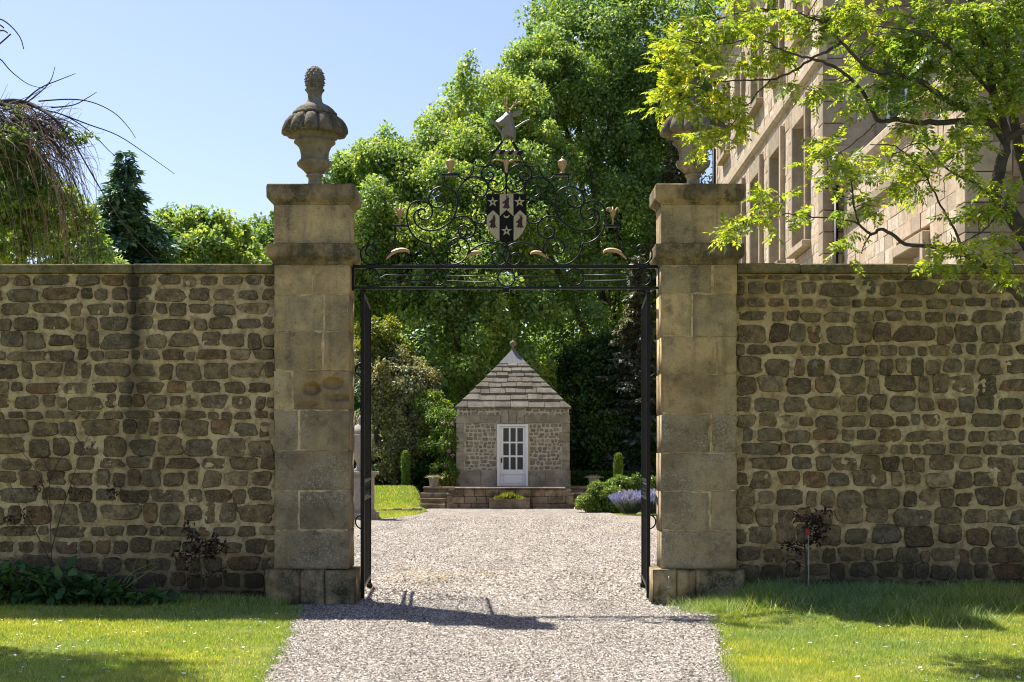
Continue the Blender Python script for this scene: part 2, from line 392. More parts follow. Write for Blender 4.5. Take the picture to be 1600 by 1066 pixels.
M['rowan'] = mat_leaf('rowan_leaflet', G3((0.13, 0.20, 0.04), (0.22, 0.32, 0.05), (0.36, 0.43, 0.065), (0.55, 0.50, 0.12)), 0.55, (1.45, 1.35, 0.4), 0.42, 0.45)
M['box'] = mat_leaf('box_leaf', G3((0.055, 0.10, 0.018), (0.095, 0.15, 0.025), (0.15, 0.20, 0.035)), 0.3, rough=0.35, spec=0.5, gain=1.5)
M['ivy'] = mat_leaf('ivy_leaf', G3((0.04, 0.075, 0.016), (0.07, 0.12, 0.02), (0.13, 0.17, 0.03)), 0.4, gain=2.0)
M['bedleaf'] = mat_leaf('bed_plant_leaf', G3((0.025, 0.055, 0.018), (0.04, 0.085, 0.024), (0.07, 0.13, 0.03)), 0.3, gain=1.6)
M['redleaf'] = mat_leaf('dark_red_leaf', G3((0.020, 0.013, 0.010), (0.035, 0.018, 0.013), (0.07, 0.026, 0.016)), 0.25, (1.4, 0.8, 0.6))
M['lavender'] = mat_leaf('lavender_spike', G3((0.34, 0.33, 0.46), (0.42, 0.40, 0.54), (0.50, 0.48, 0.60)), 0.25, (1, 1, 1))
M['lavleaf'] = mat_leaf('lavender_stem', G3((0.10, 0.13, 0.08), (0.14, 0.17, 0.11), (0.18, 0.20, 0.14)), 0.3, (1.1, 1.1, 0.8))
M['pink'] = mat_leaf('pink_petal', G3((0.55, 0.22, 0.30), (0.65, 0.32, 0.38), (0.7, 0.42, 0.45)), 0.3, (1, 0.9, 0.9))
M['petal'] = mat_leaf('white_petal', G3((0.66, 0.66, 0.56), (0.74, 0.74, 0.66), (0.8, 0.8, 0.72)), 0.2, (1, 1, 1))
M['grass'] = mat_leaf('lawn_blade', G3((0.235, 0.305, 0.05), (0.345, 0.42, 0.07), (0.46, 0.50, 0.11), (0.66, 0.61, 0.28)), 0.42, (1.2, 1.25, 0.5), patch=(1.35, 1.15, 1.5))
M['longgrass'] = mat_leaf('long_grass_blade', G3((0.06, 0.10, 0.02), (0.10, 0.15, 0.03), (0.19, 0.22, 0.07), (0.36, 0.34, 0.18)), 0.35, (1.3, 1.3, 0.6), gain=2.0)
M['straw'] = mat_leaf('dry_straw', G3((0.22, 0.17, 0.10), (0.32, 0.26, 0.16), (0.42, 0.35, 0.22)), 0.2, (1, 1, 0.9))
M['litter'] = mat_leaf('yellow_litter', G3((0.45, 0.33, 0.14), (0.5, 0.38, 0.17), (0.55, 0.43, 0.22)), 0.2, (1, 1, 0.9))

def mat_ground():
    t = NT('lawn_soil'); n1 = t.noise(0.9, 5, 0.6); n2 = t.noise(25, 5, 0.7)
    col = t.ramp(n1, [(0.3, (0.11, 0.15, 0.026)), (0.55, (0.17, 0.20, 0.035)), (0.75, (0.24, 0.225, 0.06))])
    col = t.mix(t.mr(n2, 0.4, 0.7), col, (0.055, 0.075, 0.018))
    return t.done(col, 0.95, t.bump(n2, 0.7, 0.03), spec=0.1)
def mat_gravel():
    t = NT('gravel')
    v = t.new('ShaderNodeTexVoronoi'); v.inputs['Scale'].default_value = 34; t.link(t.pos(), v.inputs['Vector'])
    bw = t.new('ShaderNodeSeparateColor'); t.link(v.outputs['Color'], bw.inputs[0])
    col = t.ramp(bw.outputs[0], [(0, (0.14, 0.118, 0.095)), (0.35, (0.29, 0.252, 0.21)), (0.65, (0.40, 0.35, 0.295)), (1.0, (0.57, 0.53, 0.47))])
    n1 = t.noise(0.8, 4, 0.6, stretch=(2.2, 0.55, 1))
    col = t.mix(1.0, col, t.ramp(n1, [(0.32, (0.80, 0.78, 0.76)), (0.68, (1.12, 1.10, 1.07))]), 'MULTIPLY')
    col = t.mix(t.mr(v.outputs['Distance'], 0.45, 0.75), col, (0.10, 0.08, 0.065))
    h = t.math('ADD', t.math('MULTIPLY', t.math('SUBTRACT', 1.0, v.outputs['Distance']), 1.0), t.math('MULTIPLY', bw.outputs[1], 0.8))
    return t.done(col, 0.92, t.bump(h, 1.0, 0.014), spec=0.15)
def mat_pebble():
    t = NT('gravel_pebble'); r = t.irand()
    col = t.ramp(r, [(0, (0.07, 0.060, 0.049)), (0.28, (0.18, 0.159, 0.132)), (0.5, (0.29, 0.258, 0.216)), (0.75, (0.41, 0.373, 0.318)), (1.0, (0.61, 0.57, 0.51))])
    n1 = t.noise(0.8, 4, 0.6, stretch=(2.2, 0.55, 1))
    col = t.mix(1.0, col, t.ramp(n1, [(0.32, (0.80, 0.78, 0.76)), (0.68, (1.12, 1.10, 1.07))]), 'MULTIPLY')
    return t.done(col, 0.9, None, spec=0.15)
M['ground'] = mat_ground(); M['gravel'] = mat_gravel(); M['pebble'] = mat_pebble()
# ------------------------------------------------------------------ ground and drive
def ground_h(x, y):
    x = np.asarray(x, dtype=float); y = np.asarray(y, dtype=float)
    h = 0.13*sstep(1.75, 2.6, x)*sstep(11.8, 13.9, y)*(1-sstep(15, 18, y))
    h = h+0.04*sstep(-2.1, -2.9, x)*sstep(12.0, 14.0, y)*(1-sstep(15, 18, y))
    h = h+0.60*np.clip(sstep(38.2, 43.4, y)*1.25, 0, 1)*(1-sstep(-3.0, -2.5, x))
    h = h+0.60*sstep(41.4, 42.6, y)*(x > -2.6)
    lawn = (np.abs(x) > 1.2)
    h = h+lawn*0.012*vnoise(x*1.3, y*1.3, 3)*2*(y < 16)
    return h-0.012
gx = np.unique(np.concatenate([np.linspace(-7, 7, 113), np.linspace(-60, -7, 28), np.linspace(7, 60, 28), [-500, -250, -120, 120, 250, 500]]))
gy = np.unique(np.concatenate([[-60, -20, 0, 4], np.linspace(6, 18, 97), np.linspace(18, 37, 20), np.linspace(37, 44, 29), np.linspace(44, 80, 13), [120, 200, 400, 900]]))
GX, GY = np.meshgrid(gx, gy); GZ = ground_h(GX, GY)
nx, ny = len(gx), len(gy); ii = np.arange(nx*ny).reshape(ny, nx)
gf = np.stack([ii[:-1, :-1], ii[:-1, 1:], ii[1:, 1:], ii[1:, :-1]], -1).reshape(-1, 4)
obj('ground', mesh_np('ground', np.stack([GX, GY, GZ], -1).reshape(-1, 3), gf, M['ground'], True), kind='structure')

def drive_edge(y):
    """left and right edge of the drive in front of the gate"""
    yy = np.asarray(y, dtype=float)
    l = np.interp(yy, [4, 9.1, 11, 13, 14], [-1.45, -1.60, -1.74, -1.98, -2.08])
    r = np.interp(yy, [4, 9.1, 11, 13, 14], [1.22, 1.44, 1.62, 1.83, 1.90])
    return l+0.05*vnoise(yy*3, yy*0, 5), r+0.05*vnoise(yy*3, yy*0, 9)
poly = []
ys = np.linspace(6.0, 14.2, 66); l, r = drive_edge(ys)
left = [(a, b) for a, b in zip(l, ys)]; right = [(a, b) for a, b in zip(r, ys)]
far = [(1.9, 14.55), (4.6, 14.9), (4.9, 20), (4.4, 30), (3.9, 35.6), (2.7, 36.4), (2.55, 40.2), (2.4, 41.6), (-2.3, 41.6), (-2.62, 40.3), (-2.3, 39.2), (-2.5, 36.5),
       (-3.05, 34.6), (-3.6, 33.7), (-6.0, 33.5), (-9, 30), (-9, 14.9), (-2.1, 14.55)]
me = bpy.data.meshes.new('gravel_drive')
bounce_sheet = mesh_py('bounce_gravel', [(-18, -18, 0.004), (18, -18, 0.004), (16, 5.995, 0.004), (-16, 5.995, 0.004)], [(0, 1, 2, 3)], M['gravel']); obj('bounce_gravel', bounce_sheet, kind='structure')   # unseen gravel sheet, added to bounce sunlight onto walls and pillars
pts = right+far+list(reversed(left))
import bmesh
bm = bmesh.new(); vs = [bm.verts.new((p[0], p[1], 0.004)) for p in pts]
f = bm.faces.new(vs); bmesh.ops.triangulate(bm, faces=[f]); bm.to_mesh(me); bm.free(); me.materials.append(M['gravel'])
obj('gravel_drive', me, kind='structure')

def pebbles(name, xr, yr, n, smin, smax, seed, inside, warp=None):
    g = np.random.default_rng(seed)
    x = g.uniform(*xr, n); y = g.uniform(*yr, n); y = warp(y) if warp else y; k = inside(x, y); x = x[k]; y = y[k]; n = len(x)
    s = g.uniform(smin, smax, n)*np.where(g.random(n) < 0.12, 1.35, 1.0)
    base = np.array([(1, 0, 0), (0, 1, 0), (-1, 0, 0), (0, -1, 0), (0, 0, 1), (0, 0, -1)], dtype=float)
    V = base[None]*g.uniform(0.6, 1.15, (n, 6, 1)); V = V+g.uniform(-0.25, 0.25, (n, 6, 3))
    V *= np.stack([s, s*g.uniform(0.6, 1, n), s*g.uniform(0.45, 0.8, n)], -1)[:, None, :]
    a = g.uniform(0, 6.28, n); b = g.uniform(-0.5, 0.5, n)
    c_, s_ = np.cos(b)[:, None], np.sin(b)[:, None]
    V = np.stack([V[:, :, 0]*c_-V[:, :, 2]*s_, V[:, :, 1], V[:, :, 0]*s_+V[:, :, 2]*c_], -1)
    c_, s_ = np.cos(a)[:, None], np.sin(a)[:, None]
    V = np.stack([V[:, :, 0]*c_-V[:, :, 1]*s_, V[:, :, 0]*s_+V[:, :, 1]*c_, V[:, :, 2]], -1)
    V += np.stack([x, y, 0.004+s*g.uniform(0.1, 0.6, n)], -1)[:, None, :]
    fc = np.array([(0, 1, 4), (1, 2, 4), (2, 3, 4), (3, 0, 4)])      # the undersides lie in the bed
    V = V[:, :5]
    Fc = (fc[None]+(np.arange(n)*5)[:, None, None]).reshape(-1, 3)
    return V.reshape(-1, 3), Fc
def in_near(x, y):
    l, r = drive_edge(y); g = np.random.default_rng(77).uniform(-0.05, 0.04, len(x))
    return (x > l+g) & (x < r-g)
pv, pf = pebbles('p', (-2.3, 2.1), (8.7, 14.4), 76000, 0.0055, 0.0118, 1, in_near)
pv2, pf2 = pebbles('p', (-2.9, 2.7), (0, 1), 46000, 0.010, 0.019, 2, lambda x, y: (np.abs(x) < 1.75) | (y > 15.2), lambda u: 14.4+21*u**1.9)
pv3, pf3 = pebbles('p', (-2.5, 2.4), (8.7, 14.0), 9000, 0.006, 0.012, 6, lambda x, y: (np.minimum(np.abs(x-drive_edge(y)[0]), np.abs(x-drive_edge(y)[1])) < np.abs(np.random.default_rng(3).normal(0, 0.07, len(x)))))
pv3[:, 2] += 0.006
pf2 = pf2+len(pv); pf2 = np.concatenate([pf2, pf3+len(pv)+len(pv2)]); pv2 = np.concatenate([pv2, pv3])
obj('gravel_pebbles', mesh_np('gravel_pebbles', np.concatenate([pv, pv2]), np.concatenate([pf, pf2]), M['pebble']),
    label='pinkish grey loose gravel covering the drive through the gate', cat='gravel', kind='stuff')

def blades(x, y, h, w, lean, g, z=None, curve=False):
    n = len(x); a = g.uniform(0, 6.28, n); z = ground_h(x, y) if z is None else z
    la = g.uniform(0, 6.28, n); l = lean*g.uniform(0.2, 1.0, n)*h
    bx, by = np.cos(a)*w/2, np.sin(a)*w/2
    P0 = np.stack([x-bx, y-by, z], -1); P1 = np.stack([x+bx, y+by, z], -1)
    P2 = np.stack([x+np.cos(la)*l, y+np.sin(la)*l, z+h], -1)
    return np.stack([P0, P1, P2], 1).reshape(-1, 3), np.arange(3*n).reshape(-1, 3)
g = np.random.default_rng(11)
n = 560000
x = g.uniform(-5.6, 5.6, n); y = 8.5+5.75*g.random(n)**1.15
l, r = drive_edge(y); fr = (np.abs(x) < 0.37*y+0.15)
e = g.uniform(-0.03, 0.015, n)
ins = ((x < l+e) | (x > r-e)) & fr & ~((y > 13.85) & (np.abs(x+0.06) < 2.45))
x, y = x[ins], y[ins]; n = len(x)
pat = vnoise(x*1.1, y*1.1, 21)+0.5*vnoise(x*3.7, y*3.7, 22)
h = np.clip(0.026+0.022*pat+g.normal(0, 0.007, n), 0.010, 0.09)
keep = g.random(n) < np.clip(0.75+0.9*pat, 0.35, 1)
x, y, h = x[keep], y[keep], h[keep]
gv, gfc = blades(x, y, h, g.uniform(0.004, 0.0075, len(x)), 0.9, g)
obj('lawn_grass', mesh_np('lawn_grass', gv, gfc, M['grass']), label='short sunlit lawn grass either side of the gravel drive', cat='grass', kind='stuff')
# long grass: edge tufts, along both wall feet and the uncut swathe on the right
parts = []
def tuft(n, cx, cy, sx, sy, h0, h1, lean, w=0.007):
    x = g.normal(cx, sx, n); y = g.normal(cy, sy, n); hh = g.uniform(h0, h1, n)
    parts.append(blades(x, y, hh, g.uniform(w*0.7, w*1.3, n), lean, g))
n = 16000; x = g.uniform(2.25, 5.6, n); y = 14.02-np.abs(g.normal(0, 0.42, n))
parts.append(blades(x, y, g.uniform(0.04, 0.15, n)*(0.6+0.8*(vnoise(x*2, y*2, 5)+0.5)), g.uniform(0.005, 0.009, n), 1.3, g))
n = 9000; x = g.uniform(-5.6, -2.2, n); y = 14.02-np.abs(g.normal(0, 0.2, n))
parts.append(blades(x, y, g.uniform(0.03, 0.11, n), g.uniform(0.005, 0.009, n), 1.0, g))
for cx, cy, nn in ((2.05, 13.55, 2600), (2.4, 13.7, 2200), (1.98, 13.3, 1200), (3.3, 12.9, 1800), (4.2, 13.2, 2500), (4.9, 12.9, 2500), (3.8, 12.4, 1500), (2.9, 13.4, 1500)):
    tuft(nn, cx, cy, 0.2, 0.16, 0.04, 0.15, 1.4)
for k in range(26):
    cx, cy = g.uniform(2.3, 5.3), g.uniform(12.0, 13.7); tuft(260, cx, cy, g.uniform(0.1, 0.3), 0.06, 0.02, 0.06, 3.5, 0.008)
for k in range(44):
    yy = g.uniform(8.8, 13.6); l, r = drive_edge(np.array([yy])); xx = (l[0]-0.01) if k % 2 else (r[0]+0.01)
    tuft(90, xx, yy, 0.03, 0.08, 0.02, 0.055, 1.0)
off = 0; V = []; FF = []
for v, f_ in parts: V.append(v); FF.append(f_+off); off += len(v)
obj('long_grass', mesh_np('long_grass', np.concatenate(V), np.concatenate(FF), M['longgrass']), label='longer uncut grass along the foot of both garden walls', cat='long grass', kind='stuff')

def flat_bits(n, x, y, s, g, z, tilt=0.5):
    a = g.uniform(0, 6.28, n); ax = np.stack([np.cos(a), np.sin(a), g.uniform(-tilt, tilt, n)], -1); bx = np.stack([-np.sin(a), np.cos(a), g.uniform(-tilt, tilt, n)], -1)
    c = np.stack([x, y, z], -1); s = s[:, None]
    V = np.stack([c-ax*s, c-bx*s*0.6, c+ax*s, c+bx*s*0.6], 1).reshape(-1, 3)
    return V, np.arange(4*n).reshape(-1, 4)
n = 620; x = np.concatenate([g.uniform(-5, -1.9, 380), g.uniform(1.9, 5, 240)]); y = g.uniform(8.8, 13.4, n)
l, r = drive_edge(y); ok = (x < l-0.05) | (x > r+0.05); x, y = x[ok], y[ok]; n = len(x)
V, Fc = flat_bits(n, x, y, g.uniform(0.005, 0.012, n)*np.where(g.random(n) < 0.25, 2.2, 1.0), g, ground_h(x, y)+0.034, 0.25)
obj('daisies', mesh_np('daisies', V, Fc, M['petal']), label='tiny white daisies and petals dotted over the lawn', cat='daisies', kind='stuff')
n = 700; x = g.normal(-0.95, 0.5, n); y = g.normal(17.4, 0.7, n); ok = x > -1.5
x, y = x[ok], y[ok]; n = len(x)
V, Fc = flat_bits(n, x, y, g.uniform(0.008, 0.02, n), g, np.full(n, 0.022)+g.random(n)*0.01)
obj('leaf_litter', mesh_np('leaf_litter', V, Fc, M['litter']), label='yellowish plant litter lying on the gravel just inside the left gate leaf', cat='litter', kind='stuff')

# ------------------------------------------------------------------ rubble garden walls
DW = 14.10
def stone_mesh(w, h, p, rnd, mat, ret=False):
    """rounded irregular rubble stone seen from -y, origin in its middle on the mortar face: 46 triangles"""
    n = 16; ex = rnd.uniform(4.0, 10.0); ph = [rnd.uniform(0, 6.28) for _ in range(4)]; am = rnd.uniform(0.015, 0.055)
    sk = rnd.uniform(-0.12, 0.12); tp = rnd.uniform(-0.12, 0.12); V = []; pts = []
    for i in range(n):
        a = 2*math.pi*(i+0.5)/n; c, s_ = math.cos(a), math.sin(a)
        # walk evenly round the rectangle so that the corners keep their points
        c, s_ = math.copysign(abs(c)**0.8, c), math.copysign(abs(s_)**0.8, s_)
        k = (abs(c)**ex+abs(s_)**ex)**(-1/ex)
        k *= 1+am*(math.sin(2*a+ph[0])+0.8*math.sin(3*a+ph[1])+0.8*math.sin(5*a+ph[2]))+rnd.uniform(-0.045, 0.045)
        u, v = c*k, s_*k
        pts.append((u*w/2*(1+tp*v)+sk*v*h/2, v*h/2*(1+0.6*tp*u)))
    for a, b in pts: V.append((a, 0.022, b))
    k = rnd.uniform(0.80, 0.90); tx, tz = rnd.uniform(-0.012, 0.012)/max(w, 0.05), rnd.uniform(-0.012, 0.012)/max(h, 0.05)
    for a, b in pts: V.append((a*k, -p*rnd.uniform(0.7, 1.2)+a*tx+b*tz, b*k))
    Fc = [(i, (i+1) % n, (i+1) % n+n, i+n) for i in range(n)]+[tuple(range(n, 2*n))]
    if ret: return V, Fc
    return mesh_py('stone', V, Fc, mat, False)

def rubble_wall(name, label, x0, x1, rows, vis0, vis1, seed, joints):
    rnd = random.Random(seed)
    t = thing(name, label, 'wall', ((x0+x1)/2, DW, 0)); ox = (x0+x1)/2
    ztop = PZ(428, DW)
    # mortar core with an uneven front
    xs = np.arange(x0, x1+0.001, 0.0155); zs = np.linspace(-0.25, ztop, 228)
    X, Z = np.meshgrid(xs, zs); nx_, nz_ = len(xs), len(zs)
    Y = 0.003+0.016*vnoise(X*5, Z*7, seed)+0.020*vnoise(X*13, Z*15, seed+1)+0.013*vnoise(X*27, Z*29, seed+2)+0.010*vnoise(X*55, Z*55, seed+4)
    ii = np.arange(nx_*nz_).reshape(nz_, nx_)
    Fc = np.stack([ii[:-1, :-1], ii[:-1, 1:], ii[1:, 1:], ii[1:, :-1]], -1).reshape(-1, 4)
    V = np.stack([X-ox, Y, Z], -1).reshape(-1, 3)
    nb = len(V)
    Vb = np.array([(x0-ox, 0.006, -0.25), (x1-ox, 0.006, -0.25), (x1-ox, 0.45, -0.25), (x0-ox, 0.45, -0.25), (x0-ox, 0.006, ztop), (x1-ox, 0.006, ztop), (x1-ox, 0.45, ztop), (x0-ox, 0.45, ztop)])
    Fb = np.array([(1, 2, 6, 5), (2, 3, 7, 6), (3, 0, 4, 7), (4, 5, 6, 7)])+nb
    obj('mortar_core', mesh_np('mortar_core', np.concatenate([V, Vb]), np.concatenate([Fc, Fb]), M['mortar'], True), t)
    rest = MB(); count = 0
    for ri, (ya, yb) in enumerate(rows):
        zt, zb = PZ(ya, DW), PZ(yb, DW); hh = zt-zb
        x = x0+rnd.uniform(-0.1, 0.0)
        while x < x1-0.05:
            if rnd.random() < 0.14: w = rnd.uniform(0.26, 0.40)
            elif rnd.random() < 0.3: w = rnd.uniform(0.09, 0.15)
            else: w = rnd.uniform(0.15, 0.27)
            w *= 0.8+0.25*min(hh/0.13, 1.4)
            if x+w > x1-0.01: w = x1-0.01-x
            if x < x0: w -= x0-x; x = x0+0.005
            if w > 0.05:
                sh = hh*rnd.uniform(1.02, 1.30)*(rnd.uniform(0.75, 0.95) if rnd.random() < 0.2 else 1)
                p = rnd.uniform(0.008, 0.024)
                c = (x+w/2-ox, 0, (zt+zb)/2+rnd.uniform(-0.12, 0.12)*hh)
                if vis0-0.2 < x+w and x < vis1+0.2 and count < 300:
                    obj('stone', stone_mesh(w, sh, p, rnd, M['rubble']), t, c); count += 1
                else:
                    V, Fc = stone_mesh(w, sh, p, rnd, None, True)
                    rest.add([(a+c[0], b+c[1], d+c[2]) for a, b, d in V], Fc)
            x += w+rnd.choice((0.006, 0.010, 0.014, 0.02, 0.032))
    rest.build('masonry', M['rubble_i'], t, True, kind='stuff')
    zc0, zc1 = ztop, PZ(413, DW)
    e = [x0]+joints+[x1]
    for a, b in zip(e[:-1], e[1:]):
        MB().cbox(a+0.003-ox, b-0.003-ox, -0.055, 0.51, zc0+0.002, zc1+rnd.uniform(-0.006, 0.006), 0.012, 0.004, rnd).build('coping_stone', M['coping'], t)
    return t
rowsL = [(431, 446), (452, 469), (474, 491), (497, 515), (521, 543), (547.5, 563), (568, 590), (597, 614), (619, 638), (643, 654.5), (658, 680), (686, 712), (715, 733),
         (737, 758.5), (763.6, 784), (788, 817.6), (823, 837), (844, 863), (871, 892), (896.5, 917.6), (922, 940), (944, 962)]
rowsR = [(431, 437), (441, 461), (467, 481), (487, 502), (508, 535), (539.5, 555), (561, 584), (588, 614), (620, 641.5), (648.7, 667), (671.7, 689), (694.5, 710), (714.6, 735),
         (737.6, 760.6), (765, 791), (795, 818), (822.5, 851), (857, 878.5), (881, 904), (908, 928), (932, 950)]
rubble_wall('garden_wall', 'coursed brown rubble wall with dark stain run, left of the gate', -6.2, -2.345, rowsL, -5.1, -2.3, 4, [PX(209, DW)])
rubble_wall('garden_wall', 'coursed brown rubble wall with mossy top, right of the gate below the house', 2.225, 6.2, rowsR, 2.2, 5.1, 9, [PX(1250, DW), PX(1418, DW), 5.6])

# ------------------------------------------------------------------ gate pillars
DP = 14.0; PD = 0.46     # front face, depth
def eroded_block(x0, x1, z0, z1, pits, seed, y0=0.0, y1=PD, wear=1.0, face=1.0):
    nx_, nz_ = max(10, int((x1-x0)/0.016)), max(8, int((z1-z0)/0.016))
    xs = np.linspace(x0, x1, nx_); zs = np.linspace(z0, z1, nz_); X, Z = np.meshgrid(xs, zs)
    Y = y0+face*(0.002+0.006*(vnoise(X*7, Z*7, seed)+0.5)+0.004*vnoise(X*23, Z*23, seed+3))
    for (px_, pz_, rx, rz, d) in pits:
        q = ((X-px_)/rx)**2+((Z-pz_)/rz)**2; Y += d*np.exp(-q*q*q)
    ed = np.minimum(np.minimum(X-x0, x1-X), np.minimum(Z-z0, z1-Z)); Y += wear*(0.008+0.05*np.clip(vnoise(X*12, Z*12, seed+5)-0.12, 0, 1))*np.exp(-ed/(0.007+0.016*np.clip(vnoise(X*9+7, Z*9, seed+6)+0.2, 0, 1)))
    ii = np.arange(nx_*nz_).reshape(nz_, nx_)
    Fc = np.stack([ii[:-1, :-1], ii[:-1, 1:], ii[1:, 1:], ii[1:, :-1]], -1).reshape(-1, 4)
    V = np.stack([X, Y, Z], -1).reshape(-1, 3); nb = len(V)
    q = y0+0.012
    Vb = np.array([(x0, q, z0), (x1, q, z0), (x1, y1, z0), (x0, y1, z0), (x0, q, z1), (x1, q, z1), (x1, y1, z1), (x0, y1, z1)])
    Fb = np.array([(1, 2, 6, 5), (2, 3, 7, 6), (3, 0, 4, 7), (4, 5, 6, 7), (0, 3, 2, 1)])+nb
    return np.concatenate([V, Vb]), np.concatenate([Fc, Fb])
def pillar(label, x0, x1, rows, seed, plinth_splits, eroded=None):
    rnd = random.Random(seed); cx_ = (x0+x1)/2; w = (x1-x0)/2
    t = thing('gate_pillar', label, 'pillar', (cx_, DP, 0))
    zt = PZ(rows[0][0], DP); zp = PZ(889, DP)
    core = MB()
    for ri, (ya, yb, js) in enumerate(rows):
        hit = eroded and ri == eroded[0][0]; xj = PX(js[0], DP)-cx_+0.02 if hit else w-0.011
        core.box(-w+0.011, xj, 0.0145, PD-0.012, PZ(yb, DP)-0.0005, PZ(ya, DP)+0.0005 if ri else zt+0.3)
        if hit: core.box(xj+0.0005, w-0.011, 0.15, PD-0.012, PZ(yb, DP)-0.0005, PZ(ya, DP)+0.0005)
    core.build('mortar_core', M['mortar'], t)
    for ri, (ya, yb, js) in enumerate(rows):
        z1, z0 = PZ(ya, DP), PZ(yb, DP)
        e = [-w]+[PX(j, DP)-cx_ for j in js]+[w]
        for k, (a, b) in enumerate(zip(e[:-1], e[1:])):
            ga = 0.0 if a == -w else rnd.uniform(0.004, 0.012); gb = 0.0 if b == w else rnd.uniform(0.004, 0.012)
            d = rnd.uniform(-0.004, 0.006)
            if eroded and (ri, k) == eroded[0]:
                V, Fc = eroded_block(a+ga, b-gb, z0+0.004, z1-0.004, [(PX(q[0], DP)-cx_, PZ(q[1], DP), q[2], q[3], q[4]) for q in eroded[1]], seed)
                obj('block', mesh_np('block', V, Fc, M['ashlar'], True), t)
                continue
            V, Fc = eroded_block(a+ga-(d if a == -w else 0), b-gb+(d if b == w else 0), z0+rnd.uniform(0.001, 0.005), z1-rnd.uniform(0.001, 0.005), [], seed*100+ri*7+k, d*0.5)
            obj('block', mesh_np('block', V, Fc, M['ashlar' if ri < 4 else 'ashlar_low'], True), t)
    # plinth
    e = [-w-0.095]+[PX(j, DP)-cx_ for j in plinth_splits]+[w+0.075]
    for a, b in zip(e[:-1], e[1:]):
        V, Fc = eroded_block(a+0.001, b-0.001, -0.06, zp+rnd.uniform(-0.014, 0.004), [], seed*50+int(a*100), -0.07+rnd.uniform(-0.012, 0.006), PD+0.07, 1.8, 3.0)
        obj('plinth_stone', mesh_np('plinth_stone', V, Fc, M['plinth'], True), t)
    def ring(name, prof, mat, splits=()):
        e = [None]+list(splits)+[None]
        V = []; Fc = []
        for o, z in prof:
            V += [(-w-o, -o, z), (w+o, -o, z), (w+o, PD+o, z), (-w-o, PD+o, z)]
        for i in range(len(prof)-1):
            for k in range(4):
                a = i*4+k; b = i*4+(k+1) % 4; Fc.append((a, b, b+4, a+4))
        n = len(prof); Fc.append((3, 2, 1, 0)); Fc.append((4*n-4, 4*n-3, 4*n-2, 4*n-1))
        return MB().add(V, Fc).build(name, mat, t)
    z = lambda y: PZ(y, DP)
    ring('lower_cornice', [(0.0, z(414)), (0.012, z(412)), (0.02, z(408)), (0.045, z(404)), (0.062, z(402)), (0.066, z(400)), (0.066, z(386)), (0.06, z(382)), (0.0, z(381))], M['cap'])
    ring('die', [(-0.004, z(380.8)), (0.004, z(380)), (0.004, z(321)), (0.0, z(320))], M['ashlar'])
    ring('cap', [(0.0, z(320.5)), (0.008, z(320)), (0.014, z(317)), (0.04, z(314)), (0.058, z(312)), (0.066, z(310)), (0.068, z(294)), (0.062, z(290)), (0.05, z(288.6)), (-0.1, z(287.6))], M['cap'])
    return t
rl = [(414, 461, [488, 526]), (461, 518, [506]), (518, 579, [505]), (579, 640, [457]), (640, 704, [467]), (704, 766, []), (766, 828, [466]), (828, 889, [])]
rr = [(404+10, 459, [1113]), (459, 526, [1082]), (526, 584, [1120]), (584, 647, []), (647, 707, [1111]), (707, 768, []), (768, 830, [1111]), (830, 889, [])]
XL0, XL1, XR0, XR1 = -2.351, -1.614, 1.478, 2.222
pillar('stone gate pillar with weathered hollows, left of the gate, carrying the fully visible urn', XL0, XL1, rl, 3, [470, 508],
       ((3, 1), [(487, 608, 0.085, 0.060, 0.085), (520, 599, 0.10, 0.055, 0.095), (530, 622, 0.11, 0.03, 0.05), (480, 632, 0.12, 0.02, 0.04)]))
pillar('stone gate pillar right of the gate, its urn half hidden by leaves', XR0, XR1, rr, 5, [1056, 1086])
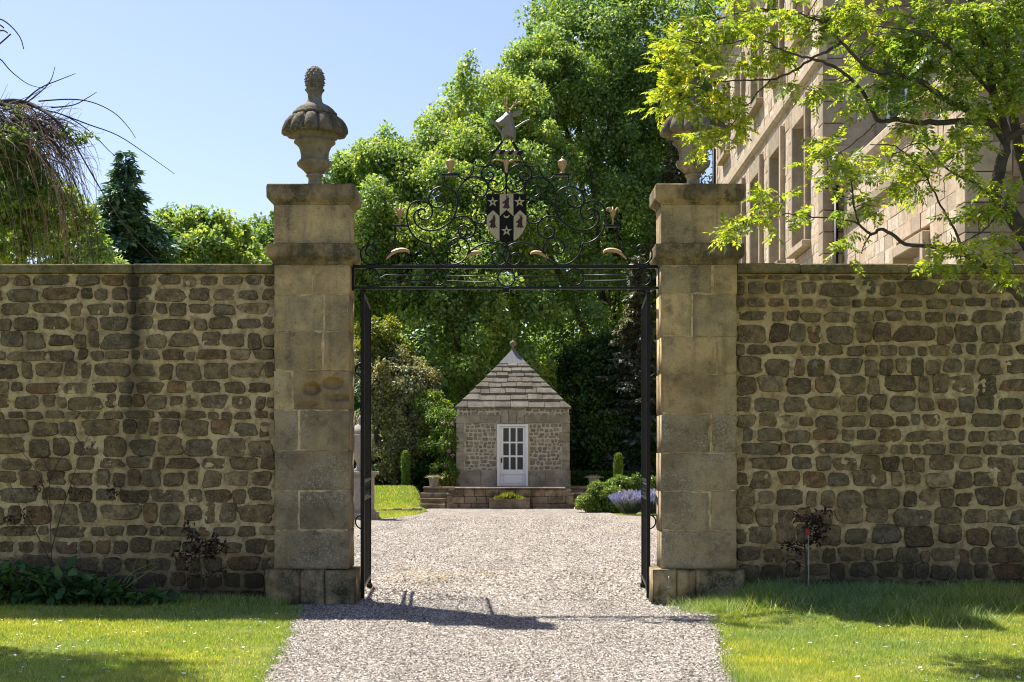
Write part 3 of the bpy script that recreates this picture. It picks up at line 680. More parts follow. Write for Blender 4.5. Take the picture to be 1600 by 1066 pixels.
# ------------------------------------------------------------------ urns on the pillars
DU = DP+PD/2; US = 4.96*F/DU
def uprof(lst): return [(r/US, (1000-y)/US) for r, y in lst]
def flute(n, amp, zlo, zhi):
    def f(r, z, t): return r*(1-amp*(0.5+0.5*math.cos(n*t))) if zlo < z < zhi else r
    return f
def urn_parts(t):
    MB().cbox(-100/US, 100/US, -100/US, 100/US, 0, 12/US, 0.006).build('base_slab', M['urn'], t)
    MB().lathe(uprof([(78, 989), (80, 984), (60, 975), (52, 960), (48, 935), (52, 920), (62, 912), (66, 905), (66, 898), (58, 892), (58, 886)]), 40).build('foot', M['urn'], t, True)
    zq = lambda y: (1000-y)/US
    def bowl(r, z, th):
        if zq(845) < z < zq(788): return r*(1+0.13*abs(math.cos(4*th)))          # acanthus leaf tips
        if zq(735) > z > zq(790): return r
        if zq(886) <= z <= zq(845): return r*(1-0.12*(0.5+0.5*math.cos(8*th)))
        if zq(775) < z < zq(660): return r*(1-0.07*(0.5+0.5*math.cos(16*th)))
        return r
    MB().lathe(uprof([(56, 888), (76, 882), (98, 858), (116, 830), (124, 805), (122, 794), (112, 786), (107, 770), (108, 740), (114, 710), (127, 680), (146, 660),
                      (160, 650), (160, 640), (150, 632), (150, 622), (158, 615), (170, 598), (178, 585), (180, 570)]), 64, rf=bowl).build('bowl', M['urn'], t, True)
    def lobes(r, z, th):
        k = 0.5+0.5*abs(math.cos(6*th)); a = 1.0 if zq(600) <= z <= zq(442) else 0.0
        return r*(1-0.20*a*(1-abs(math.cos(6*th))**0.5))
    MB().lathe(uprof([(178, 582), (222, 590), (246, 588), (258, 575), (259, 555), (254, 530), (240, 500), (218, 470), (190, 448), (168, 440)]), 96, rf=lobes).build('gadrooned_lid', M['urn_lid'], t, True)
    MB().lathe(uprof([(166, 442), (174, 434), (172, 420), (158, 412), (156, 404), (142, 388), (120, 370), (94, 356), (74, 347), (60, 332), (53, 300), (54, 275), (62, 255), (74, 243), (76, 236), (70, 230)]), 48).build('lid_neck', M['urn_lid'], t, True)
    def cone(r, z, th):
        row = z*US/24.0; i = math.floor(row); fz = row-i; ph = th*10/(2*math.pi)+0.5*(i % 2); fp = ph-math.floor(ph)
        return r*(0.86+0.26*(1-abs(2*fp-1))*(1-0.85*fz))
    pr = [(62, 230)]+[(78*math.sin(math.acos(max(-1, min(1, (y-160)/108.0))))*1.0 if y < 160 else 62+17*(1-((y-160)/70)**2), y) for y in range(226, 57, -4)]+[(6, 55)]
    MB().lathe(uprof(pr), 60, rf=cone).build('pine_cone', M['urn_lid'], t, True)
ZU = PZ(288, DP)+0.002
u1 = thing('stone_urn', 'lidded stone urn with pine cone finial, clear against the sky on the left pillar', 'urn', ((XL0+XL1)/2, DU, ZU), 'urns on the gate pillars')
urn_parts(u1)
u2 = thing('stone_urn', 'lidded stone urn half hidden by leaves on the right pillar', 'urn', (PX(1083, DU), DU, ZU), 'urns on the gate pillars')
for ch in list(u1.children):
    c = ch.copy(); COL.objects.link(c); c.parent = u2
u2.rotation_euler.z = 0.3

# ------------------------------------------------------------------ wrought iron overthrow
DO = DP+0.24; AX = 1116.0
def zw(x, y): # measured drawing coordinates -> world (x, z) in the gate plane
    p = at(540+x/4.442, 220+y/4.442, DO); return (p.x, p.z)
OV = thing('gate_overthrow', 'black wrought iron overthrow with scrolls, shield and stag crest between the pillars', 'ironwork', (PX(791.3, DO), DO, PZ(417, DO)))
ovx, ovz = OV.location.x, OV.location.z
def L(x, y):
    a, b = zw(x, y); return (a-ovx, b-ovz)
MIRX = L(AX, 0)[0]
def scroll(pts, r=0.0095, name='scroll', mirror=True, taper=True, mat='iron', n=6):
    P = catmull([(L(x, y)[0], 0, L(x, y)[1]) for x, y in pts], 5)
    k = len(P); rad = [r*(1.0 if not taper else (0.75+0.25*min(1, (k-1-i)/8))) for i in range(k)]
    MB().tube(P, rad, n).build(name, M[mat], OV, True)
    if mirror:
        Q = [Vector((2*MIRX-p.x, p.y, p.z)) for p in P]
        MB().tube(Q, rad, n).build(name, M[mat], OV, True)
S1 = [(150, 770), (158, 756), (178, 752), (196, 765), (194, 790), (172, 802), (150, 792), (140, 768), (152, 738), (180, 726), (205, 742), (213, 772)]
scroll([(178, 778), (165, 772), (160, 758), (172, 745), (192, 748), (205, 768), (198, 792), (176, 802)][::-1] and
       [(172, 770), (182, 762), (194, 768), (196, 785), (180, 800), (155, 796), (140, 770), (150, 738), (180, 722), (208, 738), (212, 770), (205, 740), (170, 722), (130, 735), (106, 775), (115, 825), (160, 857), (220, 850), (275, 815), (312, 765), (335, 715), (345, 650), (343, 600)])
scroll([(590, 715), (540, 706), (482, 672), (442, 612), (425, 550), (432, 480), (465, 432), (515, 418), (562, 428), (592, 455), (603, 492), (590, 530), (555, 550), (518, 538), (502, 508), (512, 480), (538, 474), (555, 495)])
scroll([(552, 482), (520, 472), (487, 492), (473, 528), (487, 575), (530, 612), (590, 625), (650, 612), (700, 583), (740, 548), (765, 492), (777, 425), (766, 376), (738, 338), (690, 320), (640, 325), (600, 350), (578, 400), (590, 446), (632, 466), (672, 452), (691, 420), (680, 390), (650, 382), (628, 402), (640, 425)])
scroll([(740, 548), (785, 527), (835, 527), (878, 552), (900, 600), (890, 645), (850, 675), (810, 670), (785, 640), (790, 605), (818, 590), (845, 602), (850, 626)])
scroll([(836, 522), (868, 545), (900, 568), (935, 575), (965, 562), (974, 535), (958, 512), (928, 510), (910, 528)], 0.008)
scroll([(590, 715), (595, 760), (622, 805), (660, 840), (710, 860), (762, 857), (812, 835), (848, 792), (858, 742), (840, 700), (800, 675), (758, 680), (725, 706), (713, 745), (730, 776), (765, 782), (792, 765), (796, 738), (775, 720), (752, 732), (760, 755)])
scroll([(858, 775), (900, 740), (960, 715), (1020, 708), (1072, 716), (1116, 742)])
scroll([(1095, 735), (1125, 752), (1137, 785), (1130, 820), (1105, 850), (1070, 865), (1032, 850), (1015, 815), (1025, 786), (1056, 779), (1082, 795), (1082, 822)])
scroll([(772, 400), (770, 375), (790, 325), (822, 283), (862, 258), (905, 250), (950, 265), (982, 298), (986, 340), (962, 380), (920, 390), (886, 366), (880, 335), (900, 312), (930, 316), (940, 338)])
scroll([(1116, 272), (1108, 325), (1072, 354), (1032, 350), (996, 326), (990, 300), (1010, 278), (1038, 280), (1053, 302), (1040, 320)])
scroll([(1116, 272), (1106, 222), (1076, 186), (1035, 168), (985, 174), (950, 200), (942, 240), (962, 268), (1000, 272), (1026, 250), (1020, 225), (996, 217), (980, 233), (992, 246)])
scroll([(683, 245), (684, 285), (668, 320)], 0.007, 'bracket')
scroll([(783, 242), (805, 262), (840, 266), (870, 235), (888, 205), (893, 175), (930, 177), (968, 176), (1000, 142), (1016, 110), (1022, 92)], 0.008, 'bracket')
scroll([(1116, 278), (1116, 376)], 0.010, 'stem', False, False)
scroll([(1116, 700), (1116, 740)], 0.012, 'stem', False, False)
for (x, y) in ((1116, 272), (590, 446), (958, 265), (845, 262), (740, 548), (800, 674), (990, 300), (868, 545)):
    for m in ((0, 1) if x < 1110 else (0,)):
        a, b = L(x, y); a = 2*MIRX-a if m else a
        MB().cbox(a-0.014, a+0.014, -0.013, 0.013, b-0.016, b+0.016, 0.004).build('collar', M['iron'], OV)
# rails
xa, _ = L(52, 0); xb = 2*MIRX-xa
for (y, h, nm) in ((875, 0.034, 'top_rail'), (1022, 0.024, 'bottom_rail')):
    _, z_ = L(0, y); MB().cbox(xa, xb, -0.02, 0.02, z_-h/2, z_+h/2, 0.003).build(nm, M['iron'], OV)
for s in (0, 1):
    a = xa if not s else xb
    _, z1 = L(0, 860); _, z0 = L(0, 1040)
    MB().cbox(a-0.016, a+0.016, -0.03, 0.03, z0, z1, 0.004).build('fixing_plate', M['iron'], OV)
def circ(cx_, cy_, r, k=26): return [(cx_+r*math.cos(2*math.pi*i/k), cy_+r*math.sin(2*math.pi*i/k)) for i in range(k+1)]
scroll(circ(170, 948, 60), 0.008, 'ring', True, False); scroll(circ(640, 948, 56), 0.007, 'ring', True, False); scroll(circ(AX, 952, 58), 0.008, 'ring', False, False)
for seg in ([(205, 950), (247, 950), (277, 931), (585, 934)], [(247, 950), (277, 969), (583, 973)], [(696, 937), (1008, 940), (1050, 953)], [(696, 974), (1008, 983), (1050, 966), (1062, 960)]):
    P = [Vector((L(x, y)[0], 0, L(x, y)[1])) for x, y in seg]
    MB().tube(P, 0.006, 6).build('bar', M['iron'], OV, True)
    MB().tube([Vector((2*MIRX-p.x, 0, p.z)) for p in P], 0.006, 6).build('bar', M['iron'], OV, True)
for (x0_, x1_, y_, h_) in ((330, 432, 593, 14), (670, 786, 238, 16)):
    for m in (0, 1):
        a, b = L(x0_, y_)[0], L(x1_, y_)[0]; z_ = L(0, y_)[1]
        if m: a, b = 2*MIRX-b, 2*MIRX-a
        hh = h_/4.442*DO/F/2
        MB().cbox(a, b, -0.03, 0.03, z_-hh, z_+hh, 0.003).build('shelf', M['iron'], OV)
a, z_ = L(AX, 1040); MB().cbox(a-0.03, a+0.03, -0.03, 0.03, z_-0.022, z_+0.03, 0.006).build('latch_box', M['iron'], OV)
# gilded leaves
def leaf_plate(pts, wid, name='gilded_leaf'):
    for m in (0, 1):
        P = catmull([(L(x, y)[0], 0, L(x, y)[1]) for x, y in pts], 5)
        if m: P = [Vector((2*MIRX-p.x, 0, p.z)) for p in P]
        V = []; Fc = []; n = len(P)
        for i, p in enumerate(P):
            t = i/(n-1); w = wid*(math.sin(math.pi*min(1, t*0.82+0.12))**0.8)
            d = (P[min(i+1, n-1)]-P[max(i-1, 0)]).normalized(); nr = Vector((-d.z, 0, d.x))
            V += [p+nr*w+Vector((0, 0.012, 0)), p+Vector((0, -0.016, 0)), p-nr*w+Vector((0, 0.012, 0)), p+Vector((0, 0.02, 0))]
        for i in range(n-1):
            for k in range(4):
                a = i*4+k; b = i*4+(k+1) % 4; Fc.append((a, b, b+4, a+4))
        Fc += [(0, 1, 2, 3), (4*n-1, 4*n-2, 4*n-3, 4*n-4)]
        MB().add(V, Fc).build(name, M['gold'], OV, True)
leaf_plate([(280, 820), (312, 786), (350, 764), (395, 756), (430, 764), (442, 782)], 0.022)
leaf_plate([(826, 820), (858, 790), (895, 775), (930, 774), (950, 786)], 0.020)
# fleur-de-lis finials
for m in (0, 1):
    def q(x, y):
        a, b = L(x, y); return Vector((2*MIRX-a if m else a, 0, b))
    MB().tube([q(377, 588), q(377, 545), q(377, 520)], [0.014, 0.009, 0.012], 8).build('fleur_stem', M['gold'], OV, True)
    MB().tube([q(377, 525), q(377, 490), q(377, 458)], [0.010, 0.018, 0.003], 8).build('fleur_petal', M['gold'], OV, True)
    for s in (-1, 1):
        MB().tube(catmull([q(377+4*s, 530), q(377+14*s, 495), q(377+30*s, 470), q(377+42*s, 476), q(377+40*s, 490)], 4), [0.010]*8+[0.009, 0.008, 0.008, 0.007, 0.006, 0.006, 0.005, 0.005, 0.004], 8).build('fleur_petal', M['gold'], OV, True)
# small gilded urns
for m in (0, 1):
    a, b = L(727, 230); a = 2*MIRX-a if m else a; s = DO/F/4.442
    MB().lathe([(20*s, 0), (20*s, 5*s), (9*s, 12*s), (8*s, 24*s), (14*s, 32*s), (26*s, 50*s), (31*s, 68*s), (31*s, 78*s), (33*s, 80*s), (33*s, 86*s), (22*s, 94*s), (10*s, 102*s), (5*s, 106*s), (7*s, 112*s), (6*s, 118*s), (1*s, 122*s)], 24, (a, 0, b)).build('gilded_urn', M['gold'], OV, True)
# gilded tulip under the crest
a, _ = L(AX, 0); zt = lambda y: L(0, y)[1]; s = DO/F/4.442
MB().lathe([(6*s, zt(225)), (14*s, zt(215)), (9*s, zt(200)), (12*s, zt(180)), (18*s, zt(155)), (24*s, zt(140)), (20*s, zt(132))], 16, (a, 0, 0)).build('gilded_bud', M['gold'], OV, True)
for m in (0, 1):
    P = catmull([(a+(1-2*m)*k*s, 0, zt(y)) for k, y in ((8, 150), (40, 136), (70, 132), (95, 138))], 4)
    MB().tube(P, [0.012-0.0007*i for i in range(len(P))], 8).build('gilded_bud', M['gold'], OV, True)
# shield: measured in its own drawing coordinates
def sh(x, y):
    p = at(730+x/8.885, 280+y/8.885, DO); return (p.x-ovx, p.z-ovz)
def plate(pts, y0, y1, name, mat, parent=OV):
    return MB().prism([sh(*p) for p in pts], y0, y1).build(name, M[mat], parent)
lc = [(268, 600), (277, 650), (300, 705), (335, 765), (375, 812), (415, 845), (455, 868)]
rc = [(1093-x, y) for x, y in reversed(lc)]
SH = plate([(268, 215)]+lc+[(500, 882), (546, 889), (593, 882)]+rc+[(825, 215)], -0.03, -0.006, 'shield', 'shield_black')
plate([(272, 523), (360, 440), (448, 523), (448, 862)]+list(reversed(lc[1:-1]))+[(272, 600)], -0.034, -0.0301, 'shield_field', 'shield_pale', SH)
plate([(1093-x, y) for x, y in [(272, 523), (360, 440), (448, 523), (448, 862)]+list(reversed(lc[1:-1]))+[(272, 600)]], -0.034, -0.0301, 'shield_field', 'shield_pale', SH)
plate([(452, 218), (641, 218), (641, 523), (546, 432), (452, 523)], -0.034, -0.0301, 'shield_field', 'shield_pale', SH)
for (cx_, cy_) in ((355, 325), (727, 325), (546, 727)):
    st = []
    for i in range(10):
        r_ = 78 if i % 2 == 0 else 30; w_ = -math.pi/2+i*math.pi/5; st.append((cx_+r_*math.cos(w_), cy_+r_*math.sin(w_)))
    plate(st, -0.036, -0.0302, 'star', 'shield_pale', SH)
    plate([(cx_+14*math.cos(i*math.pi/5), cy_+14*math.sin(i*math.pi/5)) for i in range(10)], -0.038, -0.0361, 'star_hole', 'shield_black', SH)
cr = [(546+42*math.cos(w), 508+42*math.sin(w)) for w in np.linspace(0.05, math.pi-0.05, 12)]+[(546+32*math.cos(w), 500+26*math.sin(w)) for w in np.linspace(math.pi-0.1, 0.1, 10)]
plate(cr, -0.036, -0.0302, 'crescent', 'shield_pale', SH)
hd = [(485, 338), (520, 310), (545, 280), (538, 234), (547, 236), (556, 268), (568, 238), (577, 243), (568, 272), (584, 272), (578, 300), (576, 350), (581, 385), (602, 416), (574, 406), (557, 426), (542, 406), (522, 421), (512, 402), (486, 410), (510, 380), (524, 346), (500, 348)]
for dx, dy in ((0, 0), (-187, 268), (187, 268)):
    plate([(x+dx, y+dy) for x, y in hd], -0.037, -0.0341, 'stag_charge', 'shield_red', SH)
# crest: stag's head on a twisted wreath
def ck(x, y, d=0.0):
    p = at(730+x/9.693, 150+y/9.693, DO); return Vector((p.x-ovx, d, p.z-ovz))
head = [(428, 382), (470, 345), (530, 305), (565, 265), (600, 232), (650, 222), (682, 262), (690, 320), (700, 400), (722, 470), (738, 560), (735, 640), (722, 710), (690, 650), (668, 715), (640, 640), (615, 680), (590, 635), (560, 665), (530, 690), (520, 600), (500, 560), (525, 515), (575, 460), (592, 430), (540, 420), (480, 432), (440, 420)]
hp = [ck(*p) for p in head]; c_ = sum(hp, Vector())/len(hp); n = len(hp)
V = [p for p in hp]+[c_+(p-c_)*0.72+Vector((0, -0.035, 0)) for p in hp]+[c_+(p-c_)*0.72+Vector((0, 0.035, 0)) for p in hp]
Fc = [(i, i+n, (i+1) % n+n, (i+1) % n) for i in range(n)]+[(i, (i+1) % n, (i+1) % n+2*n, i+2*n) for i in range(n)]+[tuple(range(n, 2*n)), tuple(reversed(range(2*n, 3*n)))]
SG = MB().add(V, Fc).build('stag_head', M['palegold'], OV)
MB().prism([(ck(*p).x, ck(*p).z) for p in [(685, 265), (760, 228), (850, 196), (815, 262), (745, 305), (690, 312)]], -0.012, 0.02).build('ear', M['palegold'], SG)
for pts in ([(605, 225), (590, 160), (570, 100), (566, 20)], [(588, 150), (606, 100), (604, 40)], [(650, 218), (690, 160), (720, 120), (750, 55)], [(712, 130), (700, 90)], [(728, 112), (780, 100), (810, 80)]):
    P = catmull([ck(*p) for p in pts], 4); MB().tube(P, [0.011-0.007*i/len(P) for i in range(len(P))], 6).build('antler', M['gold'], SG, True)
for pts in ([(722, 492), (800, 442), (870, 395), (955, 356)], [(520, 545), (470, 490), (400, 405), (330, 325)]):
    P = catmull([ck(*p) for p in pts], 4); MB().tube(P, [0.013-0.006*i/len(P) for i in range(len(P))], 6).build('side_spray', M['palegold'], SG, True)
e0, e1 = ck(366, 850), ck(830, 862); k = 7
for i in range(k):
    a_ = e0.lerp(e1, i/k); b_ = e0.lerp(e1, (i+1)/k)
    P = [a_+Vector((-0.012, 0, -0.012)), (a_+b_)/2, b_+Vector((0.012, 0, 0.012))]
    MB().tube(P, [0.016, 0.026, 0.016], 8).build('wreath_twist', M['iron'] if i % 2 == 0 else M['palegold'], OV, True)
for pts in ([(440, 835), (470, 770), (530, 690)], [(770, 830), (730, 770), (690, 700)]):
    MB().tube([ck(*p) for p in pts], 0.016, 6).build('crest_stay', M['iron'], OV, True)

# ------------------------------------------------------------------ open gate leaves
def gate_leaf(label, hinge, tip, side):
    hx, hy = hinge; tx, ty = tip
    ln = math.hypot(tx-hx, ty-hy); rz = math.atan2(ty-hy, tx-hx)
    t = thing('gate_leaf', label, 'gate', (hx, hy, 0), 'pair of open gate leaves', rz)
    z1 = PZ(453, 14.3)-0.01; z0 = 0.075
    MB().cbox(-0.02, 0.02, -0.02, 0.02, 0.03, z1, 0.004).build('hinge_post', M['iron'], t)
    MB().cbox(ln-0.018, ln+0.018, -0.018, 0.018, 0.05, z1, 0.004).build('meeting_post', M['iron'], t)
    for z_, h in ((z0+0.06, 0.04), (1.03, 0.028), (1.22, 0.028), (z1-0.02, 0.04)):
        MB().cbox(0.021, ln-0.019, -0.014, 0.014, z_-h/2, z_+h/2, 0.003).build('rail', M['iron'], t)
    nb = 11
    for i in range(1, nb):
        x = ln*i/nb
        MB().cbox(x-0.008, x+0.008, -0.008, 0.008, z0+0.081, 1.0155, 0.002).build('bar', M['iron'], t)
        MB().cbox(x-0.008, x+0.008, -0.008, 0.008, 1.2345, z1-0.041, 0.002).build('bar', M['iron'], t)
    for i in range(7):
        x = ln*(i+0.5)/7; P = [Vector((x+0.07*math.cos(a), 0, 1.125+0.07*math.sin(a))) for a in np.linspace(0, 2*math.pi, 19)]
        MB().tube(P, 0.007, 6).build('ring', M['iron'], t, True)
    for z_ in (PZ(577, 14.5), PZ(816, 14.5)):
        P = [Vector((0.25, side*(0.012+0.075*math.sin(a)), z_+0.072*math.cos(a))) for a in np.linspace(0, math.pi, 10)]
        MB().tube(P, 0.008, 6).build('pull_loop', M['iron'], t, True)
    MB().cbox(ln-0.06, ln+0.045, -0.03, 0.03, 0.012, 0.055, 0.005).build('drop_bolt', M['iron'], t)
    return t
gate_leaf('tall black iron gate leaf standing open inside the left pillar', (PX(566.5, 14.33), 14.33), (PX(577.5, 15.78), 15.78), 1)
gate_leaf('tall black iron gate leaf standing open inside the right pillar', (PX(1013, 14.33), 14.33), (PX(1004.5, 15.78), 15.78), -1)
hk = thing('metal_hook', 'small pale metal hook fixed to the right pillar plinth beside the gate', 'hook', (PX(1045, 13.91), 13.92, 0.22))
MB().tube([Vector((0, -0.012, 0.07)), Vector((0, -0.02, 0.03)), Vector((0, -0.02, -0.03))], 0.006, 6).build('rod', M['cane'], hk, True)
MB().tube([Vector((-0.02, -0.03, -0.04)), Vector((0, -0.028, -0.034)), Vector((0.022, -0.03, -0.03))], 0.010, 6).build('foot_plate', M['cane'], hk, True)
# ------------------------------------------------------------------ summerhouse on its terrace
DS = 43.0; SY = DS; SHX = PX(801.5, DS)
hw = 1.715; TZ = 0.62
SU = thing('summerhouse', 'small square stone summerhouse with pyramid slate roof and white door', 'summerhouse', (SHX, SY, TZ))
ez = PZ(638, DS)-TZ            # eaves
zz = lambda y: PZ(y, DS)-TZ
xx = lambda x: PX(x, DS)-SHX
MB().box(-hw+0.012, xx(776.8), 0.012, 0.3, 0, ez-0.004).box(xx(825.2), hw-0.012, 0.012, 0.3, 0, ez-0.004).box(xx(776.8)-0.001, xx(825.2)+0.001, 0.0125, 0.3, zz(663), ez-0.005).box(-hw+0.0125, hw-0.0125, 0.3, 2*hw-0.012, 0, ez-0.006).build('wall_core', M['sh_mortar'], SU)
rnd = random.Random(31)
def field_stones(mb, u0, u1, z0, z1, face):
    z = z0
    while z < z1-0.04:
        h = rnd.uniform(0.06, 0.135); h = min(h, z1-z); u = u0+rnd.uniform(-0.0, 0.06)
        while u < u1-0.04:
            w = rnd.choice((rnd.uniform(0.07, 0.13), rnd.uniform(0.1, 0.26))); w = min(w, u1-u)
            if w > 0.05:
                V, Fc = stone_mesh(w*0.93, h*0.9, 0.012, rnd, None, True)
                c = (u+w/2, z+h/2+rnd.uniform(-0.02, 0.02))
                if face == 0: V = [(a+c[0], 0.012+b, d+c[1]) for a, b, d in V]
                elif face == 1: V = [(-hw+0.012+b, 2*hw-(a+c[0]), d+c[1]) for a, b, d in V]
                else: V = [(hw-0.012-b, a+c[0], d+c[1]) for a, b, d in V]
                mb.add(V, Fc)
            u += w+rnd.uniform(0.01, 0.025)
        z += h+rnd.uniform(0.008, 0.02)
zpl, zl0, zl1 = zz(735), zz(661.5), zz(649)
mb = MB()
field_stones(mb, -hw+0.24, xx(777)-0.03, zpl+0.01, zl0-0.01, 0); field_stones(mb, xx(825)+0.03, hw-0.24, zpl+0.01, zl0-0.01, 0)
field_stones(mb, -hw+0.02, xx(783)-0.02, zl1+0.01, ez-0.02, 0); field_stones(mb, xx(819)+0.02, hw-0.02, zl1+0.01, ez-0.02, 0)
for fc in (1, 2): field_stones(mb, 0.24, 2*hw-0.24, zpl+0.01, ez-0.02, fc)
mb.build('rubble_facing', M['sh_rubble'], SU, True, kind='stuff')
# quoins, plinth, lintel band, keystone
nq = 5; hq = (zl0-zpl)/nq
for s in (-1, 1):
    for i in range(nq):
        w = 0.30 if i % 2 else 0.22
        a, b = (-hw-0.01, -hw+w) if s < 0 else (hw-w, hw+0.01)
        MB().cbox(a, b, -0.014, 0.28 if i % 2 else 0.36, zpl+i*hq+0.005, zpl+(i+1)*hq-0.005, 0.012).build('quoin', M['sh_stone'], SU)
        MB().cbox(a, b, 2*hw-0.3, 2*hw+0.012, zpl+i*hq+0.005, zpl+(i+1)*hq-0.005, 0.012).build('quoin', M['sh_stone'], SU)
for a, b in ((-hw-0.03, -0.98), (-0.975, xx(776)-0.012), (xx(826)+0.012, 0.99), (0.995, hw+0.03)):
    MB().cbox(a, b, -0.035, 0.3 if abs(a) < 1.5 and abs(b) < 1.5 else 2*hw+0.03, -0.01, zpl-0.003, 0.012).build('plinth_stone', M['sh_stone'], SU)
for a, b in ((-hw-0.02, -1.0), (-0.995, xx(782.5)), (xx(819.5), 1.0), (1.005, hw+0.02)):
    MB().cbox(a, b, -0.028, 0.2 if abs(a) < 1.5 and abs(b) < 1.5 else 2*hw+0.02, zl0+0.003, zl1, 0.012).build('lintel_stone', M['sh_stone'], SU)
for a, b, c, d in ((783, 794, 783.5, 795), (795, 808, 796, 807), (808.6, 819, 807.6, 818.5)):
    MB().prism([(xx(a), zz(640.5)), (xx(b)-0.01, zz(640.5)), (xx(d)-0.01, zl0+0.004), (xx(c), zl0+0.004)], -0.05, 0.1).build('keystone', M['sh_stone'], SU)
# door
DOOR = MB().box(xx(781), xx(821), 0.035, 0.075, 0.02, zz(667)).build('door', M['white'], SU)
dn, d0, d1 = 0.012, xx(781), xx(821)
MB().box(xx(776.8), xx(781)-0.003, -0.06, 0.1, 0.0, zz(663)).build('door_frame', M['white'], DOOR)
MB().box(xx(821)+0.003, xx(825.2), -0.06, 0.1, 0.0, zz(663)).build('door_frame', M['white'], DOOR)
MB().box(xx(781)-0.002, xx(821)+0.002, -0.058, 0.1, zz(666.5), zz(663.2)).build('door_frame', M['white'], DOOR)
cols = ((520, 551), (560, 589), (598, 629)); rws = ((530, 605), (614, 681), (691, 760))
q = lambda v: 640+v/3.553
for ca, cb in cols:
    for ra, rb in rws:
        MB().box(xx(q(ca)), xx(q(cb)), 0.026, 0.0345, zz(520+rb/3.553), zz(520+ra/3.553)).build('pane', M['glass'], DOOR)
xs_ = [500, 520, 551, 560, 589, 598, 629, 645]
for a, b in ((501, 520), (551, 560), (589, 598), (629, 644)):
    MB().box(xx(q(a)), xx(q(b)), 0.0, 0.0345, zz(520+760/3.553), zz(520+530/3.553)).build('muntin', M['white'], DOOR)
for a, b in ((522, 530), (605, 614), (681, 691), (760, 785)):
    MB().box(xx(q(501)), xx(q(644)), 0.004, 0.0342, zz(520+b/3.553), zz(520+a/3.553)).build('muntin', M['white'], DOOR)
MB().cbox(xx(q(522)), xx(q(625)), 0.012, 0.0343, zz(520+838/3.553), zz(520+792/3.553), 0.007).build('door_panel', M['white'], DOOR)
MB().cbox(xx(q(507)), xx(q(514)), -0.03, 0.0, zz(520+722/3.553), zz(520+695/3.553), 0.004).build('handle', M['blackplastic'], DOOR)
MB().cbox(xx(776), xx(826), -0.25, 0.02, -0.012, 0.012, 0.006).build('threshold', M['sh_stone'], SU)
# roof of graded stone slates
RO = MB().add([(-hw, 0, ez), (hw, 0, ez), (hw, 2*hw, ez), (-hw, 2*hw, ez), (0, hw, ez+1.86)], [(0, 1, 4), (1, 2, 4), (2, 3, 4), (3, 0, 4), (3, 2, 1, 0)]).build('roof', M['sh_stone'], SU)
zap = 1.90; ov = 0.055
lev = [0.0, 0.125, 0.24, 0.345, 0.435, 0.53, 0.615, 0.70, 0.77]   # share of the slope
sl = hw+ov
for side in range(4):
    ca, sa = round(math.cos(side*math.pi/2)), round(math.sin(side*math.pi/2))
    for i in range(8):
        t0, t1 = lev[i], lev[i+1]+0.03
        h0, h1 = sl*(1-t0), sl*(1-t1)
        z0_, z1_ = ez-0.02+zap*t0, ez-0.02+zap*t1
        e = [-h0]; wmean = 0.42-0.02*i
        while e[-1] < h0-wmean*0.6: e.append(e[-1]+wmean*rnd.uniform(0.7, 1.35))
        e[-1] = h0
        if len(e) > 2 and e[-1]-e[-2] > wmean*1.8: e.insert(-1, (e[-1]+e[-2])/2)
        for a, b in zip(e[:-1], e[1:]):
            th = rnd.uniform(0.045, 0.075); dz = rnd.uniform(-0.012, 0.012); dr = rnd.uniform(-0.015, 0.02)
            at_, bt = max(a, -h1), min(b, h1)
            if bt <= at_: at_ = bt = (a+b)/2 if abs(a+b)/2 < h1 else math.copysign(h1, a)
            g0 = 0.006
            P = [(a+g0, -h0-dr, z0_+dz), (b-g0, -h0-dr, z0_+dz), (bt-g0 if bt-at_ > 0.02 else bt, -h1, z1_-0.02), (at_+g0 if bt-at_ > 0.02 else at_, -h1, z1_-0.02)]
            T = [(p[0], p[1]-(0.004 if k < 2 else 0.0), p[2]+(th if k < 2 else th*0.5)) for k, p in enumerate(P)]
            V = [(ca*p[0]-sa*p[1], sa*p[0]+ca*p[1]+hw, p[2]) for p in P+T]
            MB().add(V, [(3, 2, 1, 0), (4, 5, 6, 7), (0, 1, 5, 4), (1, 2, 6, 5), (2, 3, 7, 6), (3, 0, 4, 7)]).build('slate', M['slate'], RO)
t0 = 0.765; h0 = sl*(1-t0)+0.02; z0_ = ez+zap*t0
LC = MB().add([(-h0, hw-h0, z0_), (h0, hw-h0, z0_), (h0, hw+h0, z0_), (-h0, hw+h0, z0_), (0, hw, ez+zap+0.05)], [(0, 1, 4), (1, 2, 4), (2, 3, 4), (3, 0, 4), (3, 2, 1, 0)]).build('lead_cap', M['lead'], RO)
MB().lathe([(0.05, 0), (0.05, 0.04), (0.03, 0.06), (0.03, 0.09), (0.085, 0.14), (0.105, 0.20), (0.085, 0.26), (0.03, 0.29), (0.012, 0.32)], 20, (0, hw, ez+zap-0.0)).build('ball_finial', M['terrace'], RO, True)

